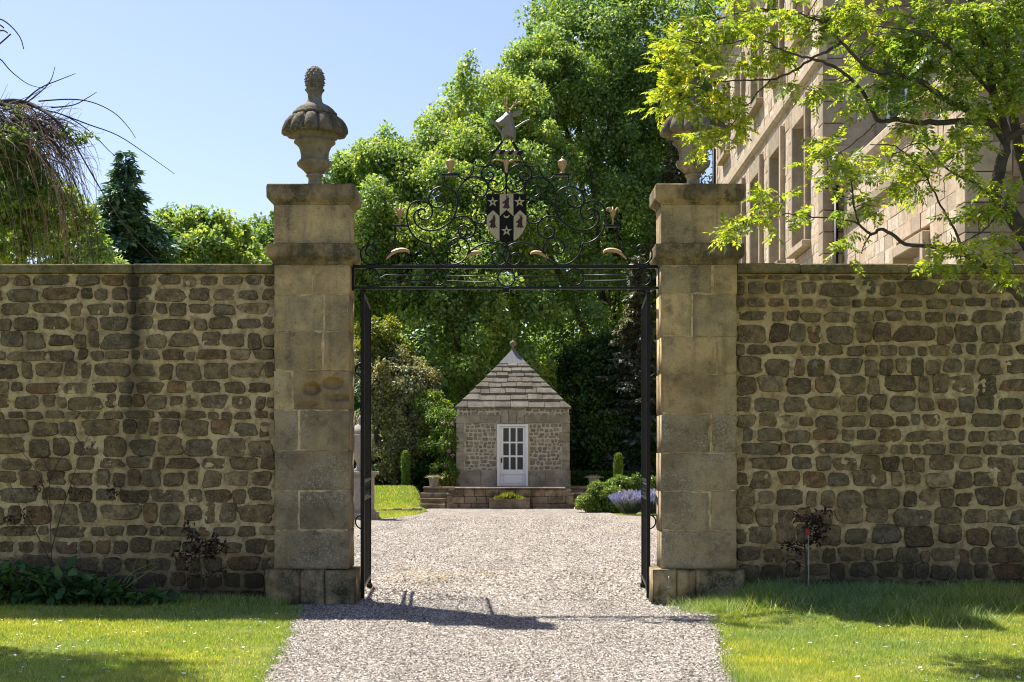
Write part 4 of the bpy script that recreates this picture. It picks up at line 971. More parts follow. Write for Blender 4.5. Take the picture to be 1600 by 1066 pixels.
# terrace with steps
TE = thing('terrace', 'low stone terrace with steps at both ends under the summerhouse', 'terrace', (SHX, 41.3, 0))
tx = lambda x: PX(x, 41.3)-SHX
MB().box(tx(660)+0.02, tx(923)-0.02, 0.86, 5.6, -0.1, TZ-0.045).build('core', M['soil'], TE)
MB().box(tx(700)+0.02, tx(893)-0.02, 0.05, 0.9, -0.1, TZ-0.05).build('core', M['soil'], TE)
rnd = random.Random(8)
def course_wall(x0, x1, y0, dep, z0, z1, rows_, parent, name, mat, wmin=0.25, wmax=0.55):
    hh = (z1-z0)/rows_
    for i in range(rows_):
        x = x0
        while x < x1-0.02:
            w = rnd.uniform(wmin, wmax)
            if x+w > x1-0.12: w = x1-x
            MB().cbox(x+0.004, x+w-0.004, y0+rnd.uniform(-0.008, 0.008), y0+dep, z0+i*hh+0.004, z0+(i+1)*hh-0.004, 0.012, 0.004, rnd).build(name, M[mat], parent)
            x += w
course_wall(tx(700), tx(893), 0.0, 0.2, -0.05, TZ-0.06, 3, TE, 'wall_stone', 'terrace')
course_wall(tx(659), tx(700)-0.01, 0.70, 0.17, -0.05, TZ-0.06, 3, TE, 'wall_stone', 'terrace')
course_wall(tx(893)+0.01, tx(924), 0.70, 0.17, -0.05, TZ-0.06, 3, TE, 'wall_stone', 'terrace')
for a, b in ((709.5, 752), (752, 800), (800, 848), (848, 884)):
    MB().cbox(tx(a)+0.003, tx(b)-0.003, -0.03, 1.9, TZ-0.058, TZ, 0.01, 0.003, rnd).build('paving_slab', M['terrace'], TE)
for a, b in ((658, 709.5), (884, 926)):
    MB().cbox(tx(a)+0.003, tx(b)-0.003, 0.66, 1.9, TZ-0.058, TZ-0.002, 0.01, 0.003, rnd).build('paving_slab', M['terrace'], TE)
for a, b in ((696.5, 709), (885, 897)):     # low shoulders of the front wall
    MB().cbox(tx(a)+0.003, tx(b)-0.003, -0.04, 0.655, TZ-0.23, TZ-0.17, 0.01).build('shoulder_stone', M['terrace'], TE)
    MB().cbox(tx(a)+0.02, tx(b)-0.02, -0.012, 0.64, -0.05, TZ-0.232, 0.01).build('shoulder_stone', M['terrace'], TE)
for k in range(3):
    for a, b in ((655, 696), (897.5, 930)):
        MB().cbox(tx(a)-0.02*k, tx(b)-0.004, 0.46-0.24*k, 0.70-0.001*k if k == 0 else 0.46-0.24*(k-1)-0.004, -0.05, 0.45-0.155*k, 0.012, 0.004, rnd).build('step', M['terrace'], TE)

def stone_pot(label, px_, D, zb, s=1.0):
    t = thing('stone_pot', label, 'plant pot', (PX(px_, D), D, zb), 'stone pots on the terrace')
    k = 0.0187*s
    MB().lathe([(6.2*k, 0), (6.4*k, 1.0*k), (6.6*k, 2*k), (8.6*k, 13.5*k), (9.9*k, 14.0*k), (10.1*k, 16.5*k), (9.3*k, 17*k), (8.2*k, 16.4*k), (7.8*k, 15*k)], 28).build('pot_body', M['pot'], t, True)
    return t, 16*k
p1, hp1 = stone_pot('tapered stone pot on the terrace left of the summerhouse', 678, 42.3, TZ-0.002)
p2, hp2 = stone_pot('tapered stone pot on the terrace right of the summerhouse', 927.5, 42.3, TZ-0.002)
TR = thing('stone_trough', 'long stone trough planted with yellow-green leaves on the gravel below the door', 'trough', (PX(796, 40.95), 40.95, 0))
tw = PX(827.5, 40.95)-PX(796, 40.95)
MB().cbox(-tw, tw, 0, 0.05, 0, 0.30, 0.012).build('side_slab', M['terrace'], TR); MB().cbox(-tw, tw, 0.3, 0.345, 0, 0.30, 0.012).build('side_slab', M['terrace'], TR)
for s in (-1, 1): MB().cbox(min(s*tw, s*(tw-0.06)), max(s*tw, s*(tw-0.06)), 0.052, 0.298, 0, 0.297, 0.01).build('end_slab', M['terrace'], TR)
MB().box(-tw+0.05, tw-0.05, 0.04, 0.305, 0.02, 0.26).build('soil_fill', M['soil'], TR)

# stone pedestal with lidded urn, mostly behind the left pillar
DE = 33.8; ex = PX(560, DE); e1 = DE/F
PE = thing('garden_pedestal', 'grey stone pedestal with lidded urn just behind the left gate leaf', 'pedestal', (ex, DE+0.4, 0))
for r_, a, b in ((0.42, -0.05, 0.17), (0.345, 0.172, 0.22), (0.315, 0.222, 1.02), (0.35, 1.022, 1.07), (0.42, 1.072, 1.15)):
    MB().cbox(-r_, r_, -r_, r_, a, b, 0.015).build('pedestal_stage', M['pot'], PE)
UR = MB().lathe([(0.17, 1.15), (0.17, 1.19), (0.09, 1.24), (0.08, 1.34), (0.13, 1.42), (0.24, 1.58), (0.29, 1.78), (0.29, 1.92), (0.33, 1.98), (0.33, 2.04)], 32).build('pedestal_urn', M['pot'], PE, True)
MB().lathe([(0.29, 2.04), (0.27, 2.12), (0.20, 2.20), (0.09, 2.27), (0.05, 2.31), (0.07, 2.37), (0.05, 2.44), (0.01, 2.50)], 28).build('urn_lid', M['pot'], UR, True)

ED = thing('bank_edging', 'row of low brown edging stones along the foot of the grass bank', 'edging', (-3.9, 38.45, 0)); rnd = random.Random(2); x = -1.5
while x < 1.45:
    w_ = rnd.uniform(0.16, 0.34); MB().cbox(x, x+w_-0.02, rnd.uniform(-0.04, 0.0), 0.2, -0.05, rnd.uniform(0.07, 0.13), 0.02, 0.012, rnd).build('edging_stone', M['terrace'], ED); x += w_
# low stone block behind the lavender
LB = thing('low_garden_wall', 'low pale stone wall end between the clipped shrub and the lavender', 'wall', (PX(971, 39.0), 39.0, 0))
rnd = random.Random(5)
for i in range(3):
    for a, b in ((-0.12, 0.12+0.05*i), (0.13+0.05*i, 0.6), (0.61, 1.1)):
        MB().cbox(a, b-0.008, 0, 0.35, 0.17*i-0.05, 0.17*i+0.114, 0.012, 0.004, rnd).build('block', M['terrace'], LB)

# ------------------------------------------------------------------ country house on the right
HO = thing('country_house', 'tall pinkish sandstone house with sash windows behind the right wall', 'house', (5.89, 26.76, 0), rz=-0.0154)
HL, HH = 15.8, 13.3
MB().box(0.36, 13, 0.02, HL-0.02, 0, HH).build('main_wall_core', M['house_trim'], HO)
MB().box(0.72, 13, -7.58, 0.0, 0, 6.6).build('wing_wall_core', M['house_trim'], HO)
rnd = random.Random(77)
def blocks_side(mb, x, y0, y1, z0, z1, holes, ch=(0.15, 0.26), bl=(0.2, 0.6)):
    z = z0
    while z < z1-0.03:
        h = rnd.uniform(*ch); h = min(h, z1-z)
        segs = [(y0, y1)]
        for (a, b, c, d) in holes:
            if z+h > c+0.02 and z < d-0.02:
                ns = []
                for s0, s1 in segs:
                    if b <= s0 or a >= s1: ns.append((s0, s1)); continue
                    if a > s0: ns.append((s0, a))
                    if b < s1: ns.append((b, s1))
                segs = ns
        for s0, s1 in segs:
            y = s0
            while y < s1-0.03:
                l_ = rnd.uniform(*bl)
                if y+l_ > s1-0.15: l_ = s1-y
                o = rnd.uniform(0.0, 0.014); g0 = 0.0035
                mb.add([(x-o, y+g0+0.006, z+g0), (x-o, y+l_-g0-0.006, z+g0), (x-o, y+l_-g0-0.006, z+h-g0), (x-o, y+g0+0.006, z+h-g0),
                        (x+0.40, y+g0*0.5, z+g0*0.3), (x+0.40, y+l_-g0*0.5, z+g0*0.3), (x+0.40, y+l_-g0*0.5, z+h-g0*0.3), (x+0.40, y+g0*0.5, z+h-g0*0.3)],
                       [(3, 2, 1, 0), (0, 1, 5, 4), (1, 2, 6, 5), (2, 3, 7, 6), (3, 0, 4, 7)])
                y += l_
        z += h
WY = [1.24+2.85*k for k in range(5)]
tall = [(y, y+1.6, 5.66, 8.72) for y in WY]; upper = [(y+0.1, y+1.5, 9.95, 12.0) for y in WY]
mb = MB(); blocks_side(mb, 0.0, 0.42, HL, 0.0, 9.0, tall); blocks_side(mb, 0.0, 0.42, HL, 9.3, 12.75, upper)
mb.build('side_masonry', M['house'], HO, kind='stuff')
wy = (-5.86, -3.96, 2.4, 4.82)
mb = MB(); blocks_side(mb, 0.37, -7.2, -0.03, 0.0, 5.78, [wy]); blocks_side(mb, 0.37, -7.2, -0.03, 6.04, 6.55, [])
mb.build('wing_masonry', M['house'], HO, kind='stuff')
# corner quoins
for (xq, yq, ztop) in ((0.0, 0.0, 12.7), (0.37, -7.6, 6.55)):
    z = 0.0; k = 0
    while z < ztop-0.1:
        if True:
            ly, lx = (0.40, 0.62) if k % 2 else (0.40, 0.36)
            MB().cbox(xq-0.02, xq+lx, yq-0.02, yq+ly, z+0.004, z+0.40, 0.01, 0.003, rnd).build('quoin', M['house_trim'], HO)
        z += 0.41; k += 1
# string course, cornice, bands
MB().prism([(-0.02, 8.98), (-0.06, 9.0), (-0.10, 9.06), (-0.10, 9.22), (-0.06, 9.26), (-0.02, 9.31), (0.05, 9.31), (0.05, 8.98)], -0.08, HL).build('string_course', M['house_trim'], HO)
MB().prism([(-0.02, 12.75), (-0.08, 12.8), (-0.14, 12.95), (-0.30, 13.05), (-0.42, 13.15), (-0.45, 13.3), (-0.42, 13.36), (0.1, 13.4), (0.1, 12.75)], -0.3, HL+0.3).build('cornice', M['house_trim'], HO)
MB().box(0.3, 13, 0.3, HL-0.3, 13.3, 13.9).build('roof', M['slate'], HO)
MB().prism([(0.35, 5.78), (0.30, 5.80), (0.27, 5.86), (0.27, 6.0), (0.30, 6.04), (0.42, 6.04), (0.42, 5.78)], -7.68, -0.02).build('wing_band', M['house_trim'], HO)
MB().prism([(0.35, 6.55), (0.28, 6.58), (0.22, 6.68), (0.22, 6.80), (0.27, 6.86), (0.9, 6.9), (0.9, 6.55)], -7.72, -0.01).build('wing_coping', M['house_trim'], HO)
MB().box(0.9, 13, -7.7, -0.01, 6.56, 6.88).build('wing_roof', M['lead'], HO)
def side_window(x, hole, panes=(2, 3), head=0.0):
    a, b, c, d = hole; ar = 0.17
    w = MB().box(x+0.3, x+0.32, a+ar, b-ar, c+ar*0.6, d-ar-head).build('window', M['glass'], HO)
    for s0, s1 in ((a, a+ar), (b-ar, b)):
        MB().cbox(x-0.11, x+0.34, s0, s1, c+0.12, d, 0.012).build('architrave', M['house_trim'], w)
    MB().cbox(x-0.112, x+0.34, a+ar+0.002, b-ar-0.002, d-ar-head, d-head*0.0, 0.012).build('architrave', M['house_trim'], w)
    MB().cbox(x-0.19, x+0.15, a-0.08, b+0.08, c-0.02, c+0.118, 0.012).build('sill', M['house_trim'], w)
    zt_, zb_ = d-ar-head-0.003, c+0.122
    for s0, s1 in ((a+ar+0.003, a+ar+0.085), (b-ar-0.085, b-ar-0.003)):
        MB().box(x+0.22, x+0.298, s0, s1, zb_, zt_).build('sash_stile', M['white'], w)
    ia, ib = a+ar+0.088, b-ar-0.088
    for k in range(panes[1]+1):
        z_ = zb_+0.03+(zt_-zb_-0.06)*k/panes[1]
        MB().box(x+0.24, x+0.297, ia, ib, z_-0.028, z_+0.028).build('glazing_bar', M['white'], w)
    for k in range(1, panes[0]):
        y_ = ia+(ib-ia)*k/panes[0]; MB().box(x+0.245, x+0.296, y_-0.016, y_+0.016, zb_+0.06, zt_-0.06).build('glazing_bar', M['white'], w)
for h_ in tall: side_window(0.0, h_, (3, 5), 0.25)
for h_ in upper: side_window(0.0, h_, (3, 3))
side_window(0.37, wy, (2, 3))
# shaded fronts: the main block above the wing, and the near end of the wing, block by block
def front_blocks(x0, x1, y, z0, z1, hole=None, name='front_block', hh=0.36):
    z = z0; k = 0
    while z < z1-0.05:
        h = min(hh*rnd.uniform(0.85, 1.15), z1-z); x = x0
        while x < x1-0.02:
            w = rnd.uniform(0.35, 0.8)
            if x+w > x1-0.2: w = x1-x
            if not (hole and x+w > hole[0] and x < hole[1] and z+h > hole[2] and z < hole[3]):
                MB().cbox(x+0.004, x+w-0.004, y-rnd.uniform(0.0, 0.012), y+0.05, z+0.004, z+h-0.004, 0.01, 0.003, rnd).build(name, M['house_shaded'], HO)
            x += w
        z += h
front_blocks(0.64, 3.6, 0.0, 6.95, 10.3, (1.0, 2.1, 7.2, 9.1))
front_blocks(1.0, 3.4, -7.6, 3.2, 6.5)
MB().box(1.0, 13, -7.59, -7.5, 0, 3.19).build('front_wall', M['house_shaded'], HO)
w = MB().box(1.0, 2.1, -0.005, 0.03, 7.2, 9.1).build('front_window', M['glass'], HO)
for a, b, c, d in ((0.98, 1.16, 7.2, 9.1), (1.94, 2.12, 7.2, 9.1)): MB().cbox(a, b, -0.07, 0.0, c, d, 0.01).build('architrave', M['house_trim'], w)
MB().cbox(0.92, 2.18, -0.072, 0.0, 9.102, 9.3, 0.01).build('architrave', M['house_trim'], w); MB().cbox(0.9, 2.2, -0.12, 0.0, 7.05, 7.198, 0.01).build('sill', M['house_trim'], w)
for x_ in (1.17, 1.52, 1.87): MB().box(x_, x_+0.07, -0.04, -0.006, 7.21, 9.09).build('glazing_bar', M['white'], w)
for z_ in (7.21, 8.1, 9.02): MB().box(1.17, 1.93, -0.036, -0.0065, z_, z_+0.06).build('glazing_bar', M['white'], w)
MB().tube([Vector((0.22, -0.07, 0)), Vector((0.22, -0.07, 6.6))], 0.04, 8).build('downpipe', M['iron'], HO, True)
MB().tube([Vector((-0.1, HL-0.35, 0)), Vector((-0.1, HL-0.35, 12.7))], 0.055, 8).build('downpipe', M['iron'], HO, True)
FL = thing('floodlight', 'small black floodlight on the parapet of the house wing among the leaves', 'floodlight', (6.25, 20.05, 6.35))
MB().cbox(-0.12, 0.12, -0.1, 0.06, -0.09, 0.09, 0.02).build('lamp_body', M['blackplastic'], FL)
MB().tube([Vector((0, 0.05, -0.02)), Vector((0.0, 0.12, -0.1)), Vector((0.1, 0.16, -0.18))], 0.018, 6).build('arm', M['blackplastic'], FL, True)
# ------------------------------------------------------------------ vegetation
def unit(v): return v/np.maximum(np.linalg.norm(v, axis=-1, keepdims=True), 1e-9)
def leaf_quads(P, A, N, Ln, W, fold=0.15):
    """rhombic leaves: P base points, A leaf axes, N rough normals"""
    S = unit(np.cross(A, N)); Nn = unit(np.cross(S, A)); Ln = Ln[:, None]; W = W[:, None]
    m = P+A*Ln*0.5
    V = np.stack([P, m+S*W*0.5+Nn*W*fold, P+A*Ln-Nn*Ln*0.08, m-S*W*0.5+Nn*W*fold], 1).reshape(-1, 3)
    return V, np.arange(len(P)*4).reshape(-1, 4)
def crown_leaves(lobes, n, size, seed, sub=(0.5, 1.1), subn=1.5, droop=0.35, flat=0.75, back=0.35, ragged=0.15, aspect=0.6):
    """lobes: (x,y,z,r). Bumpy sub-lobes sit on every lobe; leaves fill the shells of the sub-lobes."""
    g = np.random.default_rng(seed); lob = np.array(lobes, dtype=float)
    cnt = np.maximum(3, (lob[:, 3]**2*4*math.pi*subn/(math.pi*np.mean(sub)**2)).astype(int))
    C = []; R = []; O = []; SCL = []
    for (x, y, z, r), k in zip(lob, cnt):
        d = unit(g.normal(size=(k, 3)))
        keep = (d[:, 1] < 0.25) | (g.random(k) < back); d = d[keep]
        u = g.uniform(0.76, 1.0, len(d)); far = g.random(len(d)) < ragged; u[far] = g.uniform(1.0, 1.28, far.sum())
        c = np.array([x, y, z])+d*r*u[:, None]*np.array([1, 1, 0.95])
        rr = g.uniform(*sub, len(d))*np.where(far, 0.55, 1.0); C.append(c); R.append(rr); O.append(d); SCL.append(np.where(far[:, None], g.uniform(0.35, 0.8, (len(d), 3))*np.array([1, 1, 2.6]), g.uniform(0.5, 1.55, (len(d), 3))))
    C = np.concatenate(C); R = np.concatenate(R); O = np.concatenate(O); SCL = np.concatenate(SCL)
    p = R**2/np.sum(R**2); idx = g.choice(len(C), n, p=p)
    d = unit(g.normal(size=(n, 3))+O[idx]*0.7+np.array([0, 0, 0.25]))
    P = C[idx]+d*(R[idx]*(g.random(n)**0.6*1.2))[:, None]*np.array([1, 1, flat])*SCL[idx]
    A = unit(d*0.5+g.normal(size=(n, 3))*0.7+np.array([0, 0, -droop])); N = unit(g.normal(size=(n, 3))*0.6+d*0.6+np.array([0, 0, 0.7]))
    s = size*g.uniform(0.65, 1.35, n)
    return leaf_quads(P, A, N, s, s*aspect)
def lob(lst): 
    out = []
    for x, y, D, r in lst:
        p = at(x, y, D); out.append((p.x, p.y, p.z, r*D/F))
    return out
def limbs(mb, base, lobes, r0, zfork, seed, n=None, sides=7):
    rnd = random.Random(seed); b = Vector(base)
    L_ = lobes if n is None else rnd.sample(lobes, min(n, len(lobes)))
    top = max(l[2] for l in lobes)
    mx = sum(l[0] for l in lobes)/len(lobes); my = sum(l[1] for l in lobes)/len(lobes)
    P = [b, b+Vector((0.05, 0, zfork*0.5)), b+Vector((rnd.uniform(-0.2, 0.2), 0, zfork)), Vector((mx, my, (zfork+b.z+top)/2)), Vector((mx, my, b.z+(top-b.z)*0.68))]
    P = catmull(P, 4); k = len(P)
    mb.tube(P, [r0*(1.25 if i == 0 else 1)*(1-0.9*i/(k-1)) for i in range(k)], sides)
    for l in L_:
        c = Vector(l[:3]); s = P[min(k-2, max(4, int(k*min(0.85, max(0.3, (c.z-b.z)/(top-b.z+0.01)*0.7)))))]
        m = s.lerp(c, 0.5)+Vector((rnd.uniform(-0.1, 0.1), rnd.uniform(-0.1, 0.1), 0.12))*l[3]
        Q = catmull([s, m, c, c+(c-s).normalized()*l[3]*0.7], 3)
        mb.tube(Q, [r0*0.38*(1-0.85*i/(len(Q)-1)) for i in range(len(Q))], 5)
def tree(name, label, cat, lobes, base, n, size, leafmat, seed, r0=0.3, zfork=3.0, group=None, barkmat='bark', crown='crown', **kw):
    t = thing(name, label, cat, base, group); b = Vector(base)
    V, Fc = crown_leaves(lobes, n, size, seed, **kw)
    obj(crown, mesh_np(crown, V-np.array(b), Fc, M[leafmat]), t)
    mb = MB(); limbs(mb, (0, 0, 0), [(l[0]-b.x, l[1]-b.y, l[2]-b.z, l[3]) for l in lobes], r0, zfork, seed)
    mb.build('trunk', M[barkmat], t, True)
    return t
GZ0 = 0.55
beech = lob([(985, 120, 60, 135), (885, 205, 59, 112), (1060, 230, 61, 135), (930, 335, 57, 120), (1020, 400, 60, 120), (855, 390, 53.5, 92), (960, 510, 59, 105),
             (885, 545, 53, 80), (1050, 560, 60, 95), (950, 35, 61, 92), (1070, 60, 62, 130), (905, 100, 60, 70)])
tree('beech_tree', 'tallest green tree, rising out of frame behind the summerhouse and gate crest', 'tree', beech, (PX(960, 61), 62, GZ0), 200000, 0.16, 'beech', 41, 0.6, 5, sub=(0.55, 1.2), ragged=0.22)
limet = lob([(765, 195, 55.5, 72), (715, 225, 55, 62), (795, 262, 54, 88), (700, 330, 52.5, 84), (770, 380, 51.5, 88), (690, 430, 50, 78), (775, 480, 49.3, 84), (715, 545, 48.2, 78), (825, 160, 57, 72), (860, 120, 58, 60), (790, 590, 48.6, 60)])
tree('lime_tree', 'bright green leafy tree directly behind the stag crest and shield', 'tree', limet, (PX(745, 55), 56, GZ0), 165000, 0.142, 'lime', 42, 0.45, 4, sub=(0.45, 1.0), ragged=0.25)
leftt = lob([(600, 292, 53, 62), (552, 305, 53, 52), (642, 278, 53.5, 58), (585, 375, 51, 80), (645, 395, 50.5, 72), (545, 440, 52.5, 74), (615, 490, 52, 72), (520, 380, 53, 52), (665, 500, 51, 50)])
tree('maple_tree', 'rounded green tree beside the left urn, lower than the trees to its right', 'tree', leftt, (PX(590, 52.5), 53, GZ0), 105000, 0.138, 'lime', 43, 0.35, 3, sub=(0.4, 0.95), ragged=0.22)
for k, (px_, lb, ls) in enumerate(((300, 'bushy green tree top next to the dark conifer above the left wall', [(290, 372, 48, 34), (320, 365, 48, 26), (300, 410, 47, 50), (262, 395, 48, 26)]),
                      (362, 'bushy green tree top midway between conifer and left pillar, above the wall', [(350, 385, 50, 30), (378, 378, 50, 28), (362, 420, 49, 50)]),
                      (415, 'bushy green tree top touching the left pillar, above the wall', [(412, 385, 52, 30), (440, 372, 52, 34), (425, 420, 51, 55), (470, 400, 52, 60)]))):
    L_ = lob(ls); tree('garden_tree', lb, 'tree', L_, (PX(px_, 50), 50.5, 0.2), 16000, 0.15, 'lime' if k != 2 else 'beech', 60+k, 0.18, 3, 'tree tops along the left wall', sub=(0.3, 0.6), ragged=0.25)
# far wood closing the view
g = np.random.default_rng(5); n = 34000
x = g.uniform(-26, 20, n); z = 0.3+g.random(n)**1.2*np.interp(x, [-26, -14, -8, 0, 20], [4.5, 5.5, 9, 13, 14]); y = 66+g.normal(0, 0.9, n)+0.8*np.sin(x*1.3)+0.6*np.sin(z*1.7+x)
A = unit(g.normal(size=(n, 3))+np.array([0, 0, -0.4])); N = unit(g.normal(size=(n, 3))+np.array([0, -0.6, 0.8])); s = g.uniform(0.45, 0.75, n)
V, Fc = leaf_quads(np.stack([x, y, z], -1), A, N, s, s*0.7)
obj('far_wood', mesh_np('far_wood', V, Fc, M['beech']), label='dark wood filling the gaps behind the garden trees', cat='wood', kind='stuff')

def shrub(name, label, cat, ls, n, size, mat, seed, base=None, r0=0.05, group=None, stem=True, **kw):
    L_ = lob(ls); D = ls[0][2]
    b = base or (L_[0][0], L_[0][1], float(ground_h(L_[0][0], L_[0][1])))
    t = thing(name, label, cat, b, group); V, Fc = crown_leaves(L_, n, size, seed, **kw)
    obj('foliage', mesh_np('foliage', V-np.array(b), Fc, M[mat]), t)
    if stem:
        mb = MB(); limbs(mb, (0, 0, 0), [(l[0]-b[0], l[1]-b[1], l[2]-b[2], l[3]) for l in L_], r0, 0.3, seed, sides=6); mb.build('stems', M['bark'], t, True)
    return t
shrub('large_shrub', 'big olive and cream variegated shrub left of the summerhouse', 'shrub', [(622, 612, 45.6, 58), (598, 680, 45.2, 48), (640, 665, 45.1, 40), (592, 578, 46.0, 38), (655, 612, 45.8, 28), (620, 715, 45, 30)], 42000, 0.10, 'variegated', 71, sub=(0.2, 0.45), r0=0.09)
shrub('yellow_shrub', 'yellow-green shrub peeping out beside the left gate leaf', 'shrub', [(592, 535, 46.0, 32), (612, 552, 46.0, 22), (575, 560, 46.0, 26)], 9000, 0.12, 'yellowgreen', 72, sub=(0.18, 0.4))
shrub('dark_laurel', 'dark glossy evergreen between variegated shrub and rose', 'shrub', [(668, 712, 46, 26), (655, 742, 45, 20), (684, 748, 45, 16), (610, 745, 46, 30)], 13000, 0.13, 'dark', 73, sub=(0.18, 0.4))
RS = shrub('climbing_rose', 'climbing rose with pink blooms at the left corner of the summerhouse', 'rose', [(697, 690, 43.3, 20), (688, 660, 43.6, 20), (702, 655, 43.4, 13), (696, 735, 43.2, 18), (674, 640, 44.4, 24), (680, 700, 43.8, 16)], 9000, 0.075, 'ivy', 74, sub=(0.12, 0.26))
g = np.random.default_rng(9)
for (px_, py_) in ((691, 660), (705, 662), (703, 705), (709, 712), (697, 728), (688, 690), (706, 742), (692, 700)):
    p = at(px_+g.uniform(-2, 2), py_, 43.0); n = 16
    d = unit(g.normal(size=(n, 3))); V, Fc = leaf_quads(np.array(p)-np.array(RS.location)+d*0.015, d, unit(g.normal(size=(n, 3))), np.full(n, 0.065), np.full(n, 0.06))
    obj('rose_bloom', mesh_np('rose_bloom', V, Fc, M['pink']), RS)
shrub('lime_green_plant', 'lime-green clump at the foot of the rose by the left pot', 'plant', [(698, 752, 43.0, 13), (708, 748, 43.0, 9), (690, 757, 42.9, 8)], 2600, 0.07, 'yellowgreen', 75, sub=(0.08, 0.18), stem=False)
for (px_, lb, sd_) in ((918, 'dark evergreen mass just right of the summerhouse', 81), (985, 'dark evergreen mass behind the right gate leaf', 82)):
    o = px_-918
    shrub('dark_evergreen', lb, 'shrub', [(915+o, 640, 49, 48), (940+o, 690, 48, 50), (900+o, 705, 48, 40), (930+o, 580, 50, 46)], 24000, 0.15, 'dark', sd_, sub=(0.25, 0.55), group='dark evergreens behind the right shrubs', r0=0.12)
# low dark hedge behind terrace, right
hg = thing('low_hedge', 'low dark clipped hedge running behind the right terrace pot', 'hedge', (PX(960, 46), 46, 0.55))
g = np.random.default_rng(14); n = 16000
x = g.uniform(-1.6, 2.2, n); z = g.uniform(0, 0.42, n); y = np.where(g.random(n) < 0.6, g.normal(0, 0.04, n), g.uniform(0, 0.6, n)); top = g.random(n) < 0.35; z[top] = 0.42+g.normal(0, 0.03, top.sum())
V, Fc = leaf_quads(np.stack([x, y, z], -1), unit(g.normal(size=(n, 3))), unit(g.normal(size=(n, 3))+np.array([0, -0.5, 0.6])), g.uniform(0.05, 0.1, n), g.uniform(0.04, 0.07, n))
obj('foliage', mesh_np('foliage', V, Fc, M['dark']), hg)
# slim clipped columns
for px_, ya, yb, D, lb in ((634, 706, 764, 43.2, 'slim clipped green column standing on the lawn left of the terrace'), (966, 710, 752, 42.5, 'slim clipped green column behind the clipped shrub, right of the terrace')):
    zb = float(ground_h(PX(px_, D), D)); H = PZ(ya, D)-zb; b = (PX(px_, D), D, zb)
    t = thing('clipped_column', lb, 'topiary', b, 'slim clipped columns'); n = 5200
    zz_ = g.random(n); th = g.uniform(0, 6.283, n); rr = 0.12*np.sqrt(np.clip(1.0-zz_**7, 0, 1))*(0.75+0.35*zz_)*g.uniform(0.75, 1.08, n)
    P = np.stack([rr*np.cos(th), rr*np.sin(th), zz_*H], -1); d = unit(P*np.array([1, 1, 0])+np.array([0, 0, 0.02]))
    V, Fc = leaf_quads(P, unit(d*0.4+g.normal(size=(n, 3))*0.3+np.array([0, 0, 0.8])), unit(d+g.normal(size=(n, 3))*0.4), g.uniform(0.04, 0.08, n), g.uniform(0.025, 0.045, n))
    obj('foliage', mesh_np('foliage', V, Fc, M['ivy'] if px_ < 700 else M['box']), t)
    MB().tube([Vector((0, 0, -0.02)), Vector((0, 0, H*0.9))], [0.035, 0.01], 6).build('stem', M['bark'], t, True)
# clipped shrubs and lavender at the right
shrub('clipped_shrub', 'low glossy green shrub spilling onto the gravel in front of the right steps', 'shrub', [(932, 781, 38.6, 19), (919, 786, 38.4, 13), (947, 778, 38.8, 17), (955, 784, 38.5, 15), (912, 791, 38.3, 9)], 26000, 0.055, 'box', 91, sub=(0.09, 0.2), flat=0.9, stem=True, ragged=0.05)
shrub('clipped_shrub', 'higher glossy green shrub on the bank beside the right gate leaf', 'shrub', [(972, 763, 40.6, 17), (990, 761, 40.8, 15), (1008, 764, 41, 15), (955, 768, 40.4, 12)], 22000, 0.058, 'box', 92, sub=(0.09, 0.2), flat=0.9, stem=True, ragged=0.05)
def lavender(label, px_, py_, D, n, w, h):
    b = (PX(px_, D), D, 0.0); t = thing('lavender', label, 'lavender', b, 'lavender clumps by the drive'); g = np.random.default_rng(int(px_))
    a = g.uniform(0, 6.283, n); ln = g.uniform(0.7, 1.05, n)*h; sp = np.sqrt(g.random(n))*w
    B = np.stack([np.cos(a)*sp*0.4, np.sin(a)*sp*0.4, np.zeros(n)], -1); A = unit(np.stack([np.cos(a)*sp/w*0.9, np.sin(a)*sp/w*0.9, np.ones(n)], -1))
    V, Fc = leaf_quads(B, A, unit(g.normal(size=(n, 3))), ln*0.8, np.full(n, 0.012)); obj('stems', mesh_np('stems', V, Fc, M['lavleaf']), t)
    T = B+A*ln[:, None]*0.72; V, Fc = leaf_quads(np.concatenate([T, T]), np.concatenate([A, A]), unit(g.normal(size=(2*n, 3))), np.tile(ln*0.28, 2), np.full(2*n, 0.026)); obj('flowers', mesh_np('flowers', V, Fc, M['lavender']), t)
lavender('pale mauve lavender clump at the edge of the gravel left of the right gate leaf', 984, 803, 36.9, 900, 0.40, 0.66)
lavender('pale mauve lavender clump showing in the gap between right gate leaf and pillar', 1018, 803, 36.9, 900, 0.40, 0.70)
# pot and trough planting
for t, lb, m, hgt in ((p1, 'grey-green sprigs growing in the left terrace pot', 'variegated', 0.32), (p2, 'dry cream sprigs growing in the right terrace pot', 'straw', 0.29)):
    g = np.random.default_rng(3); n = 260; x = g.normal(0, 0.08, n); y = g.normal(0, 0.08, n)
    V, Fc = leaf_quads(np.stack([x, y, np.full(n, 0.26)], -1), unit(np.stack([x*5, y*5, g.uniform(0.3, 1, n)], -1)+g.normal(size=(n, 3))*0.3), unit(g.normal(size=(n, 3))), g.uniform(0.06, 0.13, n), g.uniform(0.015, 0.035, n))
    obj('pot_plant', mesh_np('pot_plant', V, Fc, M[m]), None, t.location, label=lb, cat='plant')
g = np.random.default_rng(6); n = 900; x = g.uniform(-0.42, 0.42, n); y = g.uniform(0.07, 0.28, n); hb = 0.12+0.16*np.exp(-((x+0.02)/0.25)**2)
